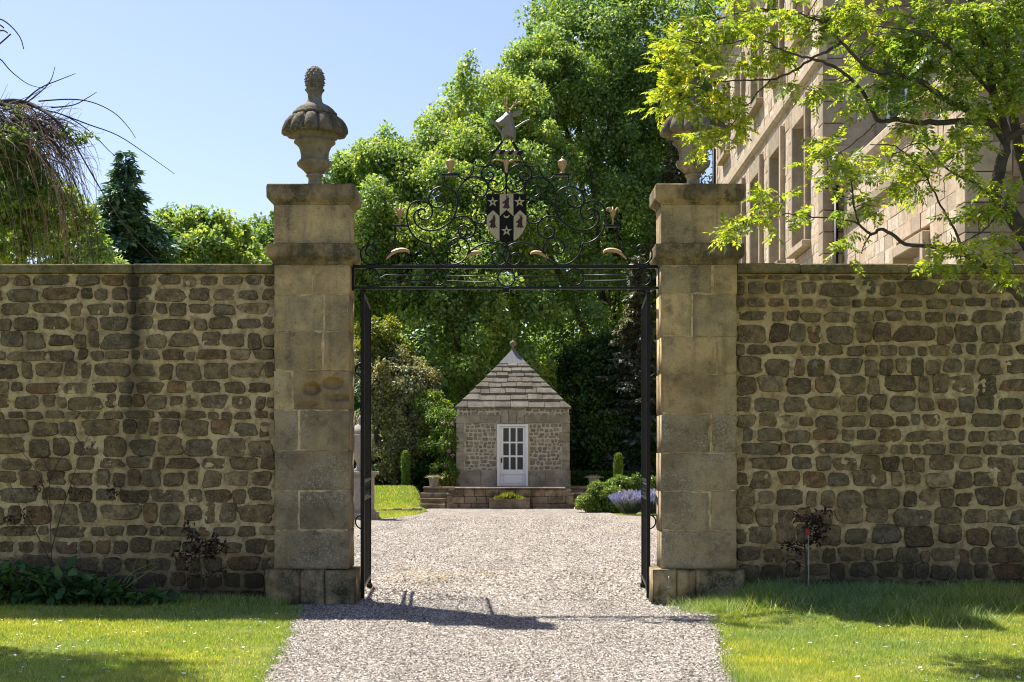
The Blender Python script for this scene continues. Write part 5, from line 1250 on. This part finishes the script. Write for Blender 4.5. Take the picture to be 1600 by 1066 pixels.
V, Fc = leaf_quads(np.stack([x, y, np.full(n, 0.25)], -1), unit(np.stack([g.normal(0, 0.4, n), g.normal(0, 0.4, n), np.ones(n)], -1)), unit(g.normal(size=(n, 3))), hb*g.uniform(0.6, 1.1, n), g.uniform(0.018, 0.04, n))
obj('trough_plants', mesh_np('trough_plants', V, Fc, M['yellowgreen']), None, TR.location, label='yellow-green leafy plants growing in the stone trough below the door', cat='plant')
# grass of the bank and lawn behind the gate
n = 52000; x = g.uniform(-5.2, -2.15, n); y = g.uniform(34, 42.5, n)
ok = (x < np.interp(y, [34, 36.5, 39.2, 40.3, 42], [-3.3, -2.55, -2.35, -2.68, -2.68])); x, y = x[ok], y[ok]
V, Fc = blades(x, y, g.uniform(0.03, 0.10, len(x)), g.uniform(0.012, 0.022, len(x)), 0.9, g)
obj('bank_grass', mesh_np('bank_grass', V, Fc, M['grass']), label='sunlit grass on the bank left of the terrace steps', cat='grass', kind='stuff')
# ------------------------------------------------------------------ conifers
def conifer(name, label, px_, ytop, D, zbase, wid, n_tier, mat, seed, per=60, size=0.16, droop=0.25):
    g = np.random.default_rng(seed); top = PZ(ytop, D); b = (PX(px_, D), D, zbase); H = top-zbase
    t = thing(name, label, 'conifer', b); mb = MB(); P = []; A = []; N = []
    mb.tube([Vector((0, 0, 0)), Vector((0, 0, H*0.5)), Vector((0, 0, H))], [0.16, 0.09, 0.01], 7)
    for i in range(n_tier):
        f_ = (i+0.45)/n_tier; zc = H*(1-f_*0.93)+g.uniform(-0.12, 0.12); L_ = wid*(f_**1.0)*1.0+0.08
        for k in range(13):
            a = g.uniform(0, 6.283); l_ = L_*g.uniform(0.45, 1.2); d = np.array([math.cos(a), math.sin(a), 0])
            tt = np.linspace(0, 1, 5); zz_ = zc+0.18*l_*tt-droop*1.9*l_*tt**2+g.uniform(-0.28, 0.28)
            pts = [Vector((d[0]*l_*q_, d[1]*l_*q_, z_)) for q_, z_ in zip(tt, zz_)]
            mb.tube(pts, [0.035, 0.028, 0.02, 0.012, 0.006], 4, False)
            m = int(per*l_)
            q_ = g.uniform(0.12, 1.03, m); side = np.array([-d[1], d[0], 0]); sp = g.normal(0, 0.16, m)*l_*(1.1-q_*0.7)
            p = d[None]*(l_*q_)[:, None]+side[None]*sp[:, None]; p[:, 2] = np.interp(q_, tt, zz_)+g.normal(0, 0.03, m)-0.05*np.abs(sp)
            P.append(p); A.append(unit(d[None]*0.7+side[None]*np.sign(sp)[:, None]*0.6+g.normal(size=(m, 3))*0.3+np.array([0, 0, -0.25]))); N.append(unit(np.array([0, 0, 1.0])+g.normal(size=(m, 3))*0.35))
    P = np.concatenate(P); A = np.concatenate(A); N = np.concatenate(N); m = len(P)
    V, Fc = leaf_quads(P, A, N, size*g.uniform(0.7, 1.4, m), size*0.34*g.uniform(0.7, 1.3, m))
    obj('crown', mesh_np('crown', V, Fc, M[mat]), t); mb.build('trunk', M['bark'], t, True)
    return t
conifer('spruce_tree', 'dark blue-green conifer with drooping tiers beside the bare weeping tree', 196, 248, 45, 0.2, 6.0, 28, 'cedar', 31, 75, 0.30)
conifer('silver_conifer', 'silvery grey-green conifer seen inside the gate beside the right gate leaf', 998, 400, 48, 0.5, 1.7, 17, 'silver', 32, 160, 0.2, 0.10)
conifer('silver_conifer', 'silvery grey conifer peeping out beneath the right urn', 1058, 190, 55, 0.5, 2.6, 24, 'silver', 33, 110, 0.22, 0.10)

L_ = lob([(20, 300, 24, 60), (70, 350, 24, 50), (120, 370, 24, 40), (-40, 330, 24.5, 80), (40, 400, 23.5, 60), (150, 410, 24, 36)])
tree('garden_tree', 'yellowish green tree half hidden behind the hanging twigs of the weeping tree', 'tree', L_, (PX(20, 24), 24.6, 0), 16000, 0.10, 'lime', 66, 0.14, 2, 'tree tops along the left wall', sub=(0.15, 0.35), ragged=0.2)
# ------------------------------------------------------------------ weeping tree at the left
def strand_pack(name, parent, strands, mat, n=3):
    mb = MB()
    for P, r0, r1 in strands:
        k = len(P); mb.tube(P, [r0+(r1-r0)*i/(k-1) for i in range(k)], n, False)
    return mb.build(name, M[mat], parent, True)
WD = 18.0; wb_ = Vector((PX(-70, WD), WD, 0))
WT = thing('weeping_tree', 'bare weeping tree with a mop of hanging brown twigs above the left wall', 'tree', wb_)
rnd = random.Random(12)
def wp(x, y, D=WD): return at(x, y, D)-wb_
mains = []
for pts in ([(-70, 860), (-65, 600), (-60, 400), (-45, 270), (-20, 200)], [(-45, 270), (-15, 215), (20, 200), (50, 196), (78, 214), (100, 246)], [(-50, 290), (-25, 180), (5, 160), (45, 162), (85, 186), (120, 230)],
            [(-45, 260), (0, 235), (30, 228), (60, 240), (85, 270)], [(-45, 270), (-35, 190), (-15, 160), (15, 168), (40, 190)]):
    P = catmull([wp(x, y, WD+rnd.uniform(-0.5, 0.5)) if i else wp(x, y) for i, (x, y) in enumerate(pts)], 5); mains.append(P)
st = [(mains[0], 0.16, 0.07)]+[(P, 0.055, 0.012) for P in mains[1:]]
strand_pack('trunk', WT, st, 'bark', 8)
S1_, S2_ = [], []
for i in range(290):
    x0 = -70+rnd.random()**0.8*150; prof = np.interp(x0, [-70, 0, 40, 80, 120], [172, 160, 166, 188, 232]) + abs(rnd.gauss(0, 42))
    D0 = WD+rnd.uniform(-1.1, 1.1)
    dx = rnd.uniform(25, 125)*(1 if x0 < 50 else 0.75); drop = rnd.uniform(60, 290)*(0.5+dx/160); yend = min(470, prof+drop)
    if rnd.random() < 0.12: dx *= -0.4
    cv = rnd.uniform(1.0, 1.7); pw = rnd.uniform(1.7, 2.8); wob = [rnd.gauss(0, 3.0) for _ in range(9)]
    pts = []
    for k in range(9):
        t = k/8; pts.append(wp(x0+dx*(1-(1-t)**cv)+wob[k]*t, prof+(yend-prof)*(t**pw)+0.5*wob[8-k]-rnd.uniform(0, 3), D0+0.6*t*rnd.uniform(-1, 1)))
    (S1_ if rnd.random() < 0.6 else S2_).append((pts, rnd.uniform(0.004, 0.010), 0.002))
for i in range(240):     # whippy upper shoots
    x0 = rnd.uniform(-50, 110); y0 = np.interp(x0, [-50, 0, 40, 80, 120], [175, 162, 168, 190, 232])+rnd.uniform(-2, 40); l_ = rnd.uniform(18, 75); a = rnd.uniform(-1.3, 0.9)
    cu = rnd.uniform(-8, 38); pts = [wp(x0+l_*t*math.cos(a), y0+l_*t*math.sin(a)+cu*t*t, WD+rnd.uniform(-0.3, 0.3)) for t in (0, 0.25, 0.5, 0.75, 1)]
    (S1_ if rnd.random() < 0.4 else S2_).append((pts, rnd.uniform(0.004, 0.008), 0.002))
for pts in ([(-10, 96), (0, 92), (18, 112), (45, 132), (70, 138)], [(60, 158), (110, 155), (145, 160), (178, 176), (200, 198), (212, 216)], [(95, 178), (140, 195), (185, 212), (235, 245), (273, 272)],
            [(30, 168), (58, 148), (78, 128), (86, 104)], [(38, 158), (62, 138), (95, 124), (118, 115)], [(80, 168), (115, 164), (138, 152), (151, 144)], [(60, 170), (100, 180), (140, 205), (170, 235), (190, 252)], [(120, 230), (160, 300), (200, 360), (250, 412)]):
    S2_.append((catmull([wp(x, y) for x, y in pts], 4), 0.012, 0.004))
strand_pack('hanging_twigs', WT, S1_, 'twig').__setitem__('kind', 'stuff'); strand_pack('dark_twigs', WT, S2_, 'twig_dk').__setitem__('kind', 'stuff')
L_ = lob([(15, 230, 17.6, 28), (45, 265, 17.7, 28), (20, 310, 17.6, 36), (75, 330, 18.2, 26), (118, 216, 17.8, 13), (135, 212, 17.8, 8), (60, 370, 18.0, 30), (-30, 300, 18.2, 60), (105, 350, 18.6, 24), (15, 190, 17.8, 14), (10, 380, 18, 36)])
V, Fc = crown_leaves(L_, 11000, 0.07, 21, sub=(0.08, 0.2), ragged=0.2); obj('leaves', mesh_np('leaves', V-np.array(wb_), Fc, M['ivy']), WT)

# tree standing outside the frame at the left; its twigs reach in at the top corner and its crown shades the lawn
OT_b = Vector((-6.6, 11.9, 0)); g = np.random.default_rng(8)
OT = thing('overhanging_tree', 'tree beyond the left edge whose dark twigs reach into the top left corner', 'tree', OT_b)
lobes_o = [(-5.45, 12.2, 6.15, 0.55), (-6.1, 12.3, 6.6, 0.9), (-5.1, 11.5, 6.2, 0.38), (-6.9, 12.4, 6.0, 1.0), (-7.0, 12.0, 7.4, 1.1), (-6.4, 11.6, 5.6, 0.6)]
V, Fc = crown_leaves(lobes_o, 16000, 0.09, 51, sub=(0.15, 0.32), back=1.0); obj('crown', mesh_np('crown', V-np.array(OT_b), Fc, M['dark']), OT)
mb = MB(); limbs(mb, (0, 0, 0), [(l[0]-OT_b.x, l[1]-OT_b.y, l[2], l[3]) for l in lobes_o], 0.13, 2.5, 3)
for pts in ([(-60, 70), (-20, 34), (0, 30), (18, 42), (32, 60), (37, 77)], [(-40, 60), (-10, 50), (5, 48), (12, 52)], [(-40, 40), (-5, 38), (6, 44)], [(-30, 90), (0, 68), (17, 53)]):
    mb.tube(catmull([at(x, y, 12.1)-OT_b for x, y in pts], 4), [0.008-0.0002*i for i in range(4*(len(pts)-1)+1)], 5)
mb.build('trunk', M['twig_dk'], OT, True)

# ------------------------------------------------------------------ rowan in front of the right wall
RD = 12.0; rb = Vector((5.25, 12.2, 0.02)); g = np.random.default_rng(17); rnd = random.Random(18)
RT = thing('rowan_tree', 'rowan with feathery backlit leaves reaching in from the right in front of the wall', 'tree', rb)
def rp(x, y, D): return at(x, y, D)-rb
BR = [ # (points (px,py,D), start radius, end radius)
 ([(1755, 945, 12.2), (1745, 760, 12.2), (1700, 590, 12.2), (1640, 440, 12.15), (1600, 366, 12.1), (1574, 328, 12.05), (1556, 312, 12.0), (1562, 265, 12.0), (1572, 215, 12.0), (1552, 148, 12.0), (1542, 80, 12.0), (1520, 10, 12), (1500, -70, 12)], 0.12, 0.02),
 ([(1700, 590, 12.2), (1650, 480, 12.3), (1620, 330, 12.3), (1590, 225, 12.3), (1575, 130, 12.3), (1570, 40, 12.3), (1580, -80, 12.3)], 0.085, 0.03),
 ([(1568, 218, 12.0), (1548, 192, 11.9), (1510, 172, 11.8), (1470, 150, 11.7), (1440, 128, 11.6), (1402, 117, 11.6), (1361, 110, 11.6), (1338, 90, 11.6), (1314, 67, 11.6), (1280, 34, 11.6), (1230, 18, 11.6), (1190, 14, 11.5)], 0.036, 0.006),
 ([(1548, 192, 11.9), (1500, 190, 11.75), (1442, 192, 11.7), (1405, 188, 11.7), (1371, 187, 11.7), (1358, 158, 11.65), (1336, 130, 11.6), (1307, 108, 11.6), (1270, 94, 11.55), (1238, 112, 11.5), (1205, 124, 11.5), (1165, 126, 11.45), (1120, 128, 11.4)], 0.03, 0.005),
 ([(1314, 67, 11.6), (1290, 82, 11.5), (1262, 90, 11.4), (1220, 78, 11.3), (1180, 60, 11.3), (1130, 70, 11.3), (1085, 66, 11.3)], 0.014, 0.004),
 ([(1230, 18, 11.6), (1160, 20, 11.6), (1100, 40, 11.7), (1060, 72, 11.7), (1030, 110, 11.8)], 0.01, 0.003),
 ([(1668, 535, 12.2), (1600, 470, 12.0), (1570, 445, 11.95), (1540, 416, 11.9), (1500, 394, 11.85), (1464, 386, 11.8), (1415, 381, 11.8), (1380, 358, 11.8), (1361, 366, 11.75), (1343, 350, 11.75), (1334, 318, 11.7), (1330, 285, 11.7)], 0.036, 0.006),
 ([(1361, 366, 11.75), (1352, 380, 11.75), (1345, 396, 11.7)], 0.010, 0.004),
 ([(1343, 350, 11.75), (1310, 342, 11.7), (1270, 339, 11.65), (1230, 335, 11.6), (1190, 345, 11.6), (1150, 360, 11.55)], 0.009, 0.003),
 ([(1506, 394, 11.85), (1492, 358, 11.8), (1470, 322, 11.8), (1453, 288, 11.8), (1430, 255, 11.8), (1400, 230, 11.7), (1360, 225, 11.7)], 0.013, 0.004),
 ([(1556, 312, 12.0), (1520, 285, 11.9), (1480, 265, 11.8), (1440, 225, 11.8), (1400, 240, 11.7)], 0.014, 0.004),
 ([(1371, 187, 11.7), (1355, 205, 11.6), (1320, 235, 11.6), (1290, 248, 11.6)], 0.008, 0.003),
 ([(1572, 215, 12.0), (1600, 205, 11.9), (1640, 180, 11.8), (1700, 120, 11.7)], 0.04, 0.02),
 ([(1584, 212, 12.3), (1560, 120, 12.6), (1500, 60, 12.8), (1430, 30, 12.9), (1350, 10, 13.0)], 0.03, 0.006),
 ([(1552, 148, 12.0), (1490, 80, 11.6), (1430, 50, 11.4), (1370, 40, 11.3)], 0.02, 0.005),
 ([(1540, 416, 11.9), (1560, 400, 11.6), (1590, 395, 11.5)], 0.01, 0.004),
 ([(1480, 390, 11.8), (1488, 372, 11.8), (1484, 362, 11.8)], 0.006, 0.003),
 ([(1205, 124, 11.5), (1170, 160, 11.4), (1140, 200, 11.35), (1110, 230, 11.3)], 0.008, 0.003),
 ([(1120, 128, 11.4), (1080, 140, 11.4), (1040, 160, 11.4)], 0.005, 0.003),
 ([(1562, 330, 12.0), (1548, 350, 11.6), (1530, 365, 11.5), (1500, 380, 11.4)], 0.012, 0.004)]
mb = MB()
for pts, r0, r1 in BR:
    P = catmull([rp(*p) for p in pts], 5); k = len(P); P = [p+Vector((rnd.gauss(0, 0.004), rnd.gauss(0, 0.004), rnd.gauss(0, 0.004))) for p in P]
    mb.tube(P, [r0+(r1-r0)*(i/(k-1))**0.7 for i in range(k)], 7)
mb.build('trunk', M['bark'], RT, True)
# leaf sprays: (px, py, D, spread px x, spread px y, number of compound leaves)
SPR = [(1150, 30, 11.6, 55, 26, 120), (1080, 60, 11.5, 42, 28, 110), (1065, 105, 11.5, 40, 25, 100), (1125, 105, 11.4, 50, 30, 130), (1035, 150, 11.4, 24, 16, 50), (1085, 150, 11.4, 40, 16, 70), (1140, 165, 11.4, 32, 26, 80),
       (1110, 225, 11.35, 20, 18, 40), (1150, 205, 11.35, 20, 20, 42), (1100, 195, 11.35, 22, 12, 24), (1210, 30, 11.5, 50, 24, 110), (1200, 85, 11.4, 34, 22, 60), (1230, 130, 11.45, 20, 14, 24), (1255, 70, 11.5, 24, 18, 36), (1290, 20, 11.6, 45, 18, 90),
       (1340, 30, 11.7, 50, 26, 150), (1300, 140, 11.55, 30, 18, 50), (1335, 150, 11.55, 26, 20, 50), (1375, 75, 11.7, 40, 30, 130), (1430, 45, 11.7, 50, 34, 240), (1440, 110, 11.7, 42, 32, 200), (1480, 80, 11.8, 46, 40, 240), (1500, 30, 11.9, 60, 30, 260), (1385, 140, 11.6, 30, 22, 80),
       (1540, 90, 11.9, 46, 46, 260), (1575, 50, 12.0, 40, 45, 240), (1590, 130, 11.9, 30, 30, 120), (1490, 145, 11.7, 40, 22, 140), (1445, 160, 11.65, 26, 14, 50), (1545, 165, 11.8, 34, 22, 80), (1420, 90, 12.6, 70, 50, 160), (1560, 10, 12.6, 80, 40, 200),
       (1310, 240, 11.65, 34, 14, 60), (1350, 265, 11.7, 30, 18, 56), (1300, 275, 11.65, 22, 16, 36), (1285, 230, 11.6, 16, 12, 24), (1400, 250, 11.75, 34, 22, 86), (1430, 215, 11.7, 30, 16, 60), (1445, 265, 11.75, 24, 18, 50), (1500, 255, 11.8, 30, 20, 60), (1480, 215, 11.75, 26, 16, 46), (1530, 215, 11.9, 24, 16, 40),
       (1315, 320, 11.7, 12, 22, 22), (1345, 315, 11.7, 18, 14, 26), (1375, 320, 11.7, 14, 10, 14), (1410, 300, 11.75, 18, 14, 26), (1435, 290, 11.75, 16, 12, 20), (1325, 365, 11.7, 10, 20, 18), (1322, 395, 11.7, 9, 14, 12),
       (1190, 330, 11.6, 26, 18, 60), (1215, 300, 11.6, 24, 12, 44), (1160, 350, 11.55, 18, 14, 32), (1135, 365, 11.5, 12, 10, 18), (1235, 350, 11.6, 16, 16, 22), (1205, 352, 11.6, 14, 12, 16), (1255, 255, 11.6, 10, 14, 10),
       (1470, 385, 11.7, 16, 18, 30), (1490, 405, 11.7, 22, 14, 50), (1530, 380, 11.5, 26, 18, 60), (1570, 395, 11.5, 26, 20, 54), (1545, 330, 11.5, 22, 22, 50), (1520, 330, 11.5, 20, 14, 34), (1580, 300, 11.9, 20, 26, 30), (1590, 420, 11.5, 16, 14, 26), (1540, 290, 11.8, 18, 18, 24),
       (1650, 120, 11.9, 60, 90, 300), (1680, 300, 11.9, 60, 70, 160), (1620, 10, 11.9, 60, 50, 200), (1400, -40, 12, 150, 40, 260), (1180, -30, 11.8, 120, 30, 150), (1600, -90, 12.2, 160, 60, 260)]
Pb, Ab, Nb = [], [], []
for (x, y, D, sx, sy, n) in SPR:
    n = int(n*(0.36 if n > 170 else 0.46)); k = max(2, n//4)
    cx_ = g.normal(x, sx*0.55, k); cy_ = g.normal(y, sy*0.55, k); cd = g.normal(D, 0.16, k)
    i = g.integers(0, k, n)
    px_ = cx_[i]+g.normal(0, 5, n); py_ = cy_[i]+g.normal(0, 4, n); dd = cd[i]+g.normal(0, 0.05, n)
    p = np.stack([(px_-CX)*dd/F, dd, CH-(py_-HY)*dd/F], -1)
    a = g.uniform(0, 6.283, n); el = g.normal(-0.25, 0.45, n)
    A = np.stack([np.cos(a)*np.cos(el)-0.25, np.sin(a)*np.cos(el), np.sin(el)], -1)
    Pb.append(p); Ab.append(unit(A)); Nb.append(unit(np.array([0, 0, 1.0])+g.normal(size=(n, 3))*0.35))
Pb = np.concatenate(Pb); Ab = np.concatenate(Ab); Nb = np.concatenate(Nb); n = len(Pb)
Ln = g.uniform(0.12, 0.20, n); Sd = unit(np.cross(Ab, Nb)); Nn = np.cross(Sd, Ab)
P_, A_, N_, l_, w_ = [], [], [], [], []
for j in range(6):
    f_ = 0.22+0.135*j; ll = (0.36-0.018*j)*Ln
    for s in (-1, 1):
        P_.append(Pb+Ab*(Ln*f_)[:, None]-Nn*(0.10*Ln*f_**2)[:, None]); A_.append(unit(Sd*s*0.85+Ab*0.45+g.normal(size=(n, 3))*0.12-Nn*0.15)); N_.append(unit(Nn+g.normal(size=(n, 3))*0.2)); l_.append(ll); w_.append(ll*0.46)
P_.append(Pb+Ab*(Ln*0.95)[:, None]-Nn*(0.1*Ln)[:, None]); A_.append(Ab); N_.append(Nn); l_.append(0.28*Ln); w_.append(0.13*Ln)
V, Fc = leaf_quads(np.concatenate(P_), np.concatenate(A_), np.concatenate(N_), np.concatenate(l_), np.concatenate(w_), 0.1)
# leaf stalks
V2, F2 = leaf_quads(Pb, Ab, Sd, Ln, np.full(n, 0.003), 0.0)
obj('crown', mesh_np('crown', np.concatenate([V, V2])-np.array(rb), np.concatenate([Fc, F2+len(V)]), M['rowan']), RT)
# side twigs joining sprays to the branches
mb = MB(); allp = [(Vector(q)) for pts, r0, r1 in BR for q in catmull([rp(*p) for p in pts], 5)]
for (x, y, D, sx, sy, n) in SPR:
    for _ in range(max(1, n//24)):
        c = rp(x+rnd.gauss(0, sx*0.5), y+rnd.gauss(0, sy*0.5), D+rnd.gauss(0, 0.1)); q = min(allp, key=lambda a: (a-c).length)
        if (q-c).length < 1.0:
            m = q.lerp(c, 0.5)+Vector((rnd.gauss(0, 0.03), rnd.gauss(0, 0.03), 0.03)); P = catmull([q, m, c], 4); mb.tube(P, [0.005-0.0004*i for i in range(len(P))], 4, False)
mb.build('twigs', M['bark'], RT, True, kind='stuff')

# ------------------------------------------------------------------ planting at the foot of the walls
def broad_plant(label, px_, D, zb, n, spread, h, size, mat, seed):
    b = (PX(px_, D), D, zb); t = thing('bed_plant', label, 'plant', b, 'leafy plants along the left wall'); g = np.random.default_rng(seed)
    a = g.uniform(0, 6.283, n); r_ = np.sqrt(g.random(n))*spread; z = h*(1-(r_/spread)**2*0.7)*g.uniform(0.15, 1.0, n)
    P = np.stack([r_*np.cos(a), r_*np.sin(a)*0.5, z], -1)
    A = unit(np.stack([np.cos(a), np.sin(a), g.uniform(-0.5, 0.6, n)], -1)+g.normal(size=(n, 3))*0.4); N = unit(np.array([0, -0.3, 1.0])+g.normal(size=(n, 3))*0.4)
    s = size*g.uniform(0.6, 1.3, n)
    # broad leaves with a drooping tip: two quads along the midrib
    S = unit(np.cross(A, N)); Nn = np.cross(S, A); w = s*0.5
    m1 = P+A*(s*0.45)[:, None]+Nn*(s*0.08)[:, None]; tip = P+A*s[:, None]-Nn*(s*0.18)[:, None]
    V = np.stack([P, m1+S*(w*0.5)[:, None], tip, m1-S*(w*0.5)[:, None]], 1).reshape(-1, 3)
    obj('foliage', mesh_np('foliage', V, np.arange(4*n).reshape(-1, 4), M[mat]), t)
    mb = MB(); rr = random.Random(seed)
    for _ in range(12):
        an = rr.uniform(0, 6.28); q_ = rr.uniform(0.2, 0.8)*spread; mb.tube([Vector((0.3*q_*math.cos(an), 0.15*q_*math.sin(an), -0.02)), Vector((q_*math.cos(an), q_*math.sin(an)*0.5, h*0.6))], [0.006, 0.003], 4)
    mb.build('stems', M['bark'], t, True)
for k, (px_, sp, h, n, lb) in enumerate(((20, 0.34, 0.46, 330, 'dark broad-leaved plant at the left edge by the wall'), (92, 0.36, 0.40, 340, 'dark broad-leaved plant with one bright leaf, second from the left edge'),
                          (160, 0.30, 0.26, 220, 'lower broad-leaved plant third from the left edge, by the wall'), (225, 0.24, 0.15, 110, 'low sparse plant below the long strap leaf by the wall'))):
    broad_plant(lb, px_, 13.72, 0.02, n, sp, h, 0.15, 'bedleaf', 200+k)
SL = thing('strap_leaf_plant', 'long arching strap leaves leaning on the left wall', 'plant', (PX(185, 13.85), 13.85, 0.02))
for k, (pts) in enumerate(([(183, 930), (196, 905), (215, 890), (243, 879)], [(183, 930), (205, 912), (228, 896), (248, 884)], [(190, 925), (205, 900), (212, 878), (214, 868)], [(183, 930), (175, 918), (160, 910)])):
    P = catmull([at(x, y, 13.8)-SL.location for x, y in pts], 4); V = []; Fc = []
    for i, p in enumerate(P):
        w = 0.010*(1-0.8*i/(len(P)-1)); V += [p+Vector((0, -0.004, w)), p-Vector((0, 0.004, w)), p+Vector((0, 0.006, 0))]
    for i in range(len(P)-1):
        for q_ in range(3): a = 3*i+q_; b = 3*i+(q_+1) % 3; Fc.append((a, b, b+3, a+3))
    MB().add(V, Fc).build('strap_leaf', M['longgrass'], SL, True)
def sapling(label, px_, ytop, D, zb, seed, cane=False):
    b = Vector((PX(px_, D), D, zb)); t = thing('sapling', label, 'sapling', b, 'dark-leaved saplings by the walls'); rr = random.Random(seed); g = np.random.default_rng(seed)
    H = PZ(ytop, D)-zb; mb = MB(); P = []
    tips = []
    mb.tube(catmull([Vector((0, 0, -0.03)), Vector((0.01, 0, H*0.4)), Vector((-0.01, 0, H*0.75)), Vector((0.03, 0, H))], 4), [0.011-0.0007*i for i in range(13)], 6)
    for k in range(12):
        z = H*rr.uniform(0.32, 0.98); s = rr.choice((-1, 1)); l_ = rr.uniform(0.08, 0.24); e = Vector((s*l_, rr.uniform(-0.1, 0.06), z+rr.uniform(0.02, 0.13)))
        mb.tube([Vector((0, 0, z)), Vector((s*l_*0.5, 0, z+0.03)), e], [0.005, 0.004, 0.002], 5); tips += [e, Vector((s*l_*0.6, 0, z+0.04)), Vector((s*l_*0.3, 0, z+0.02))]
    mb.build('stem', M['twig_dk'], t, True)
    T = np.array([tuple(p) for p in tips]); n = 330; i = g.integers(0, len(T), n)
    V, Fc = leaf_quads(T[i]+g.normal(0, 0.022, (n, 3)), unit(g.normal(size=(n, 3))+np.array([0, -0.2, -0.2])), unit(g.normal(size=(n, 3))+np.array([0, 0, 0.6])), g.uniform(0.035, 0.07, n), g.uniform(0.016, 0.028, n))
    obj('foliage', mesh_np('foliage', V, Fc, M['redleaf']), t)
    if cane:
        MB().tube([Vector((0.03, -0.03, -0.05)), Vector((0.025, -0.03, H*0.82))], 0.0065, 6).build('cane', M['cane'], t, True)
        MB().cbox(0.0, 0.035, -0.045, -0.035, H*0.76, H*0.84, 0.003).build('tag', M['redtag'], t)
    return t
sapling('dark red-leaved sapling in front of the left wall near the pillar', 313, 838, 13.85, 0.03, 1)
sapling('dark-leaved sapling tied to a pale cane with a red tag before the right wall', 1258, 806, 13.8, 0.12, 2, True)
CR = thing('wall_climber', 'thin bare climber with reddish shoots against the left wall', 'climber', (PX(80, 14.0), 14.0, 0.02)); mb = MB()
for pts in ([(82, 930), (80, 860), (78, 790), (76, 700)], [(80, 860), (100, 790), (130, 700), (150, 660)], [(78, 800), (60, 740), (20, 690), (0, 660)], [(80, 880), (50, 820), (30, 790), (10, 740)], [(78, 740), (66, 715), (58, 708)], [(78, 750), (92, 720), (108, 705)], [(130, 700), (118, 680), (112, 668)]):
    mb.tube(catmull([at(x, y, 14.04)-CR.location for x, y in pts], 4), [0.0055-0.0003*i for i in range(4*(len(pts)-1)+1)], 5)
mb.build('stems', M['twig_dk'], CR, True)
g = np.random.default_rng(4); n = 150; cx_ = np.array([40, 30, 15, 60, 120, 178])[g.integers(0, 6, n)]; cy_ = np.interp(cx_, [15, 30, 40, 60, 120, 178], [812, 822, 808, 760, 770, 770])
p = np.stack([(cx_+g.normal(0, 7, n)-CX)*14.0/F, np.full(n, 14.0)+g.normal(0, 0.02, n), CH-(cy_+g.normal(0, 6, n)-HY)*14.0/F], -1)-np.array(CR.location)
V, Fc = leaf_quads(p, unit(g.normal(size=(n, 3))), unit(g.normal(size=(n, 3))), g.uniform(0.03, 0.06, n), g.uniform(0.015, 0.025, n)); obj('shoots', mesh_np('shoots', V, Fc, M['redleaf']), CR, kind='stuff')
n = 500; g = np.random.default_rng(23); b = at(1588, 925, 13.2)
V, Fc = leaf_quads(np.stack([g.normal(0, 0.07, n), g.normal(0, 0.06, n), np.zeros(n)], -1), unit(np.stack([g.normal(0, 0.7, n), g.normal(0, 0.6, n), g.uniform(0.1, 1, n)], -1)), unit(g.normal(size=(n, 3))), g.uniform(0.05, 0.17, n), g.uniform(0.006, 0.012, n))
obj('dry_tuft', mesh_np('dry_tuft', V, Fc, M['straw']), None, (b.x, b.y, float(ground_h(b.x, b.y))), label='pale dry cut stalks heaped on the grass at the right edge', cat='dry stalks')
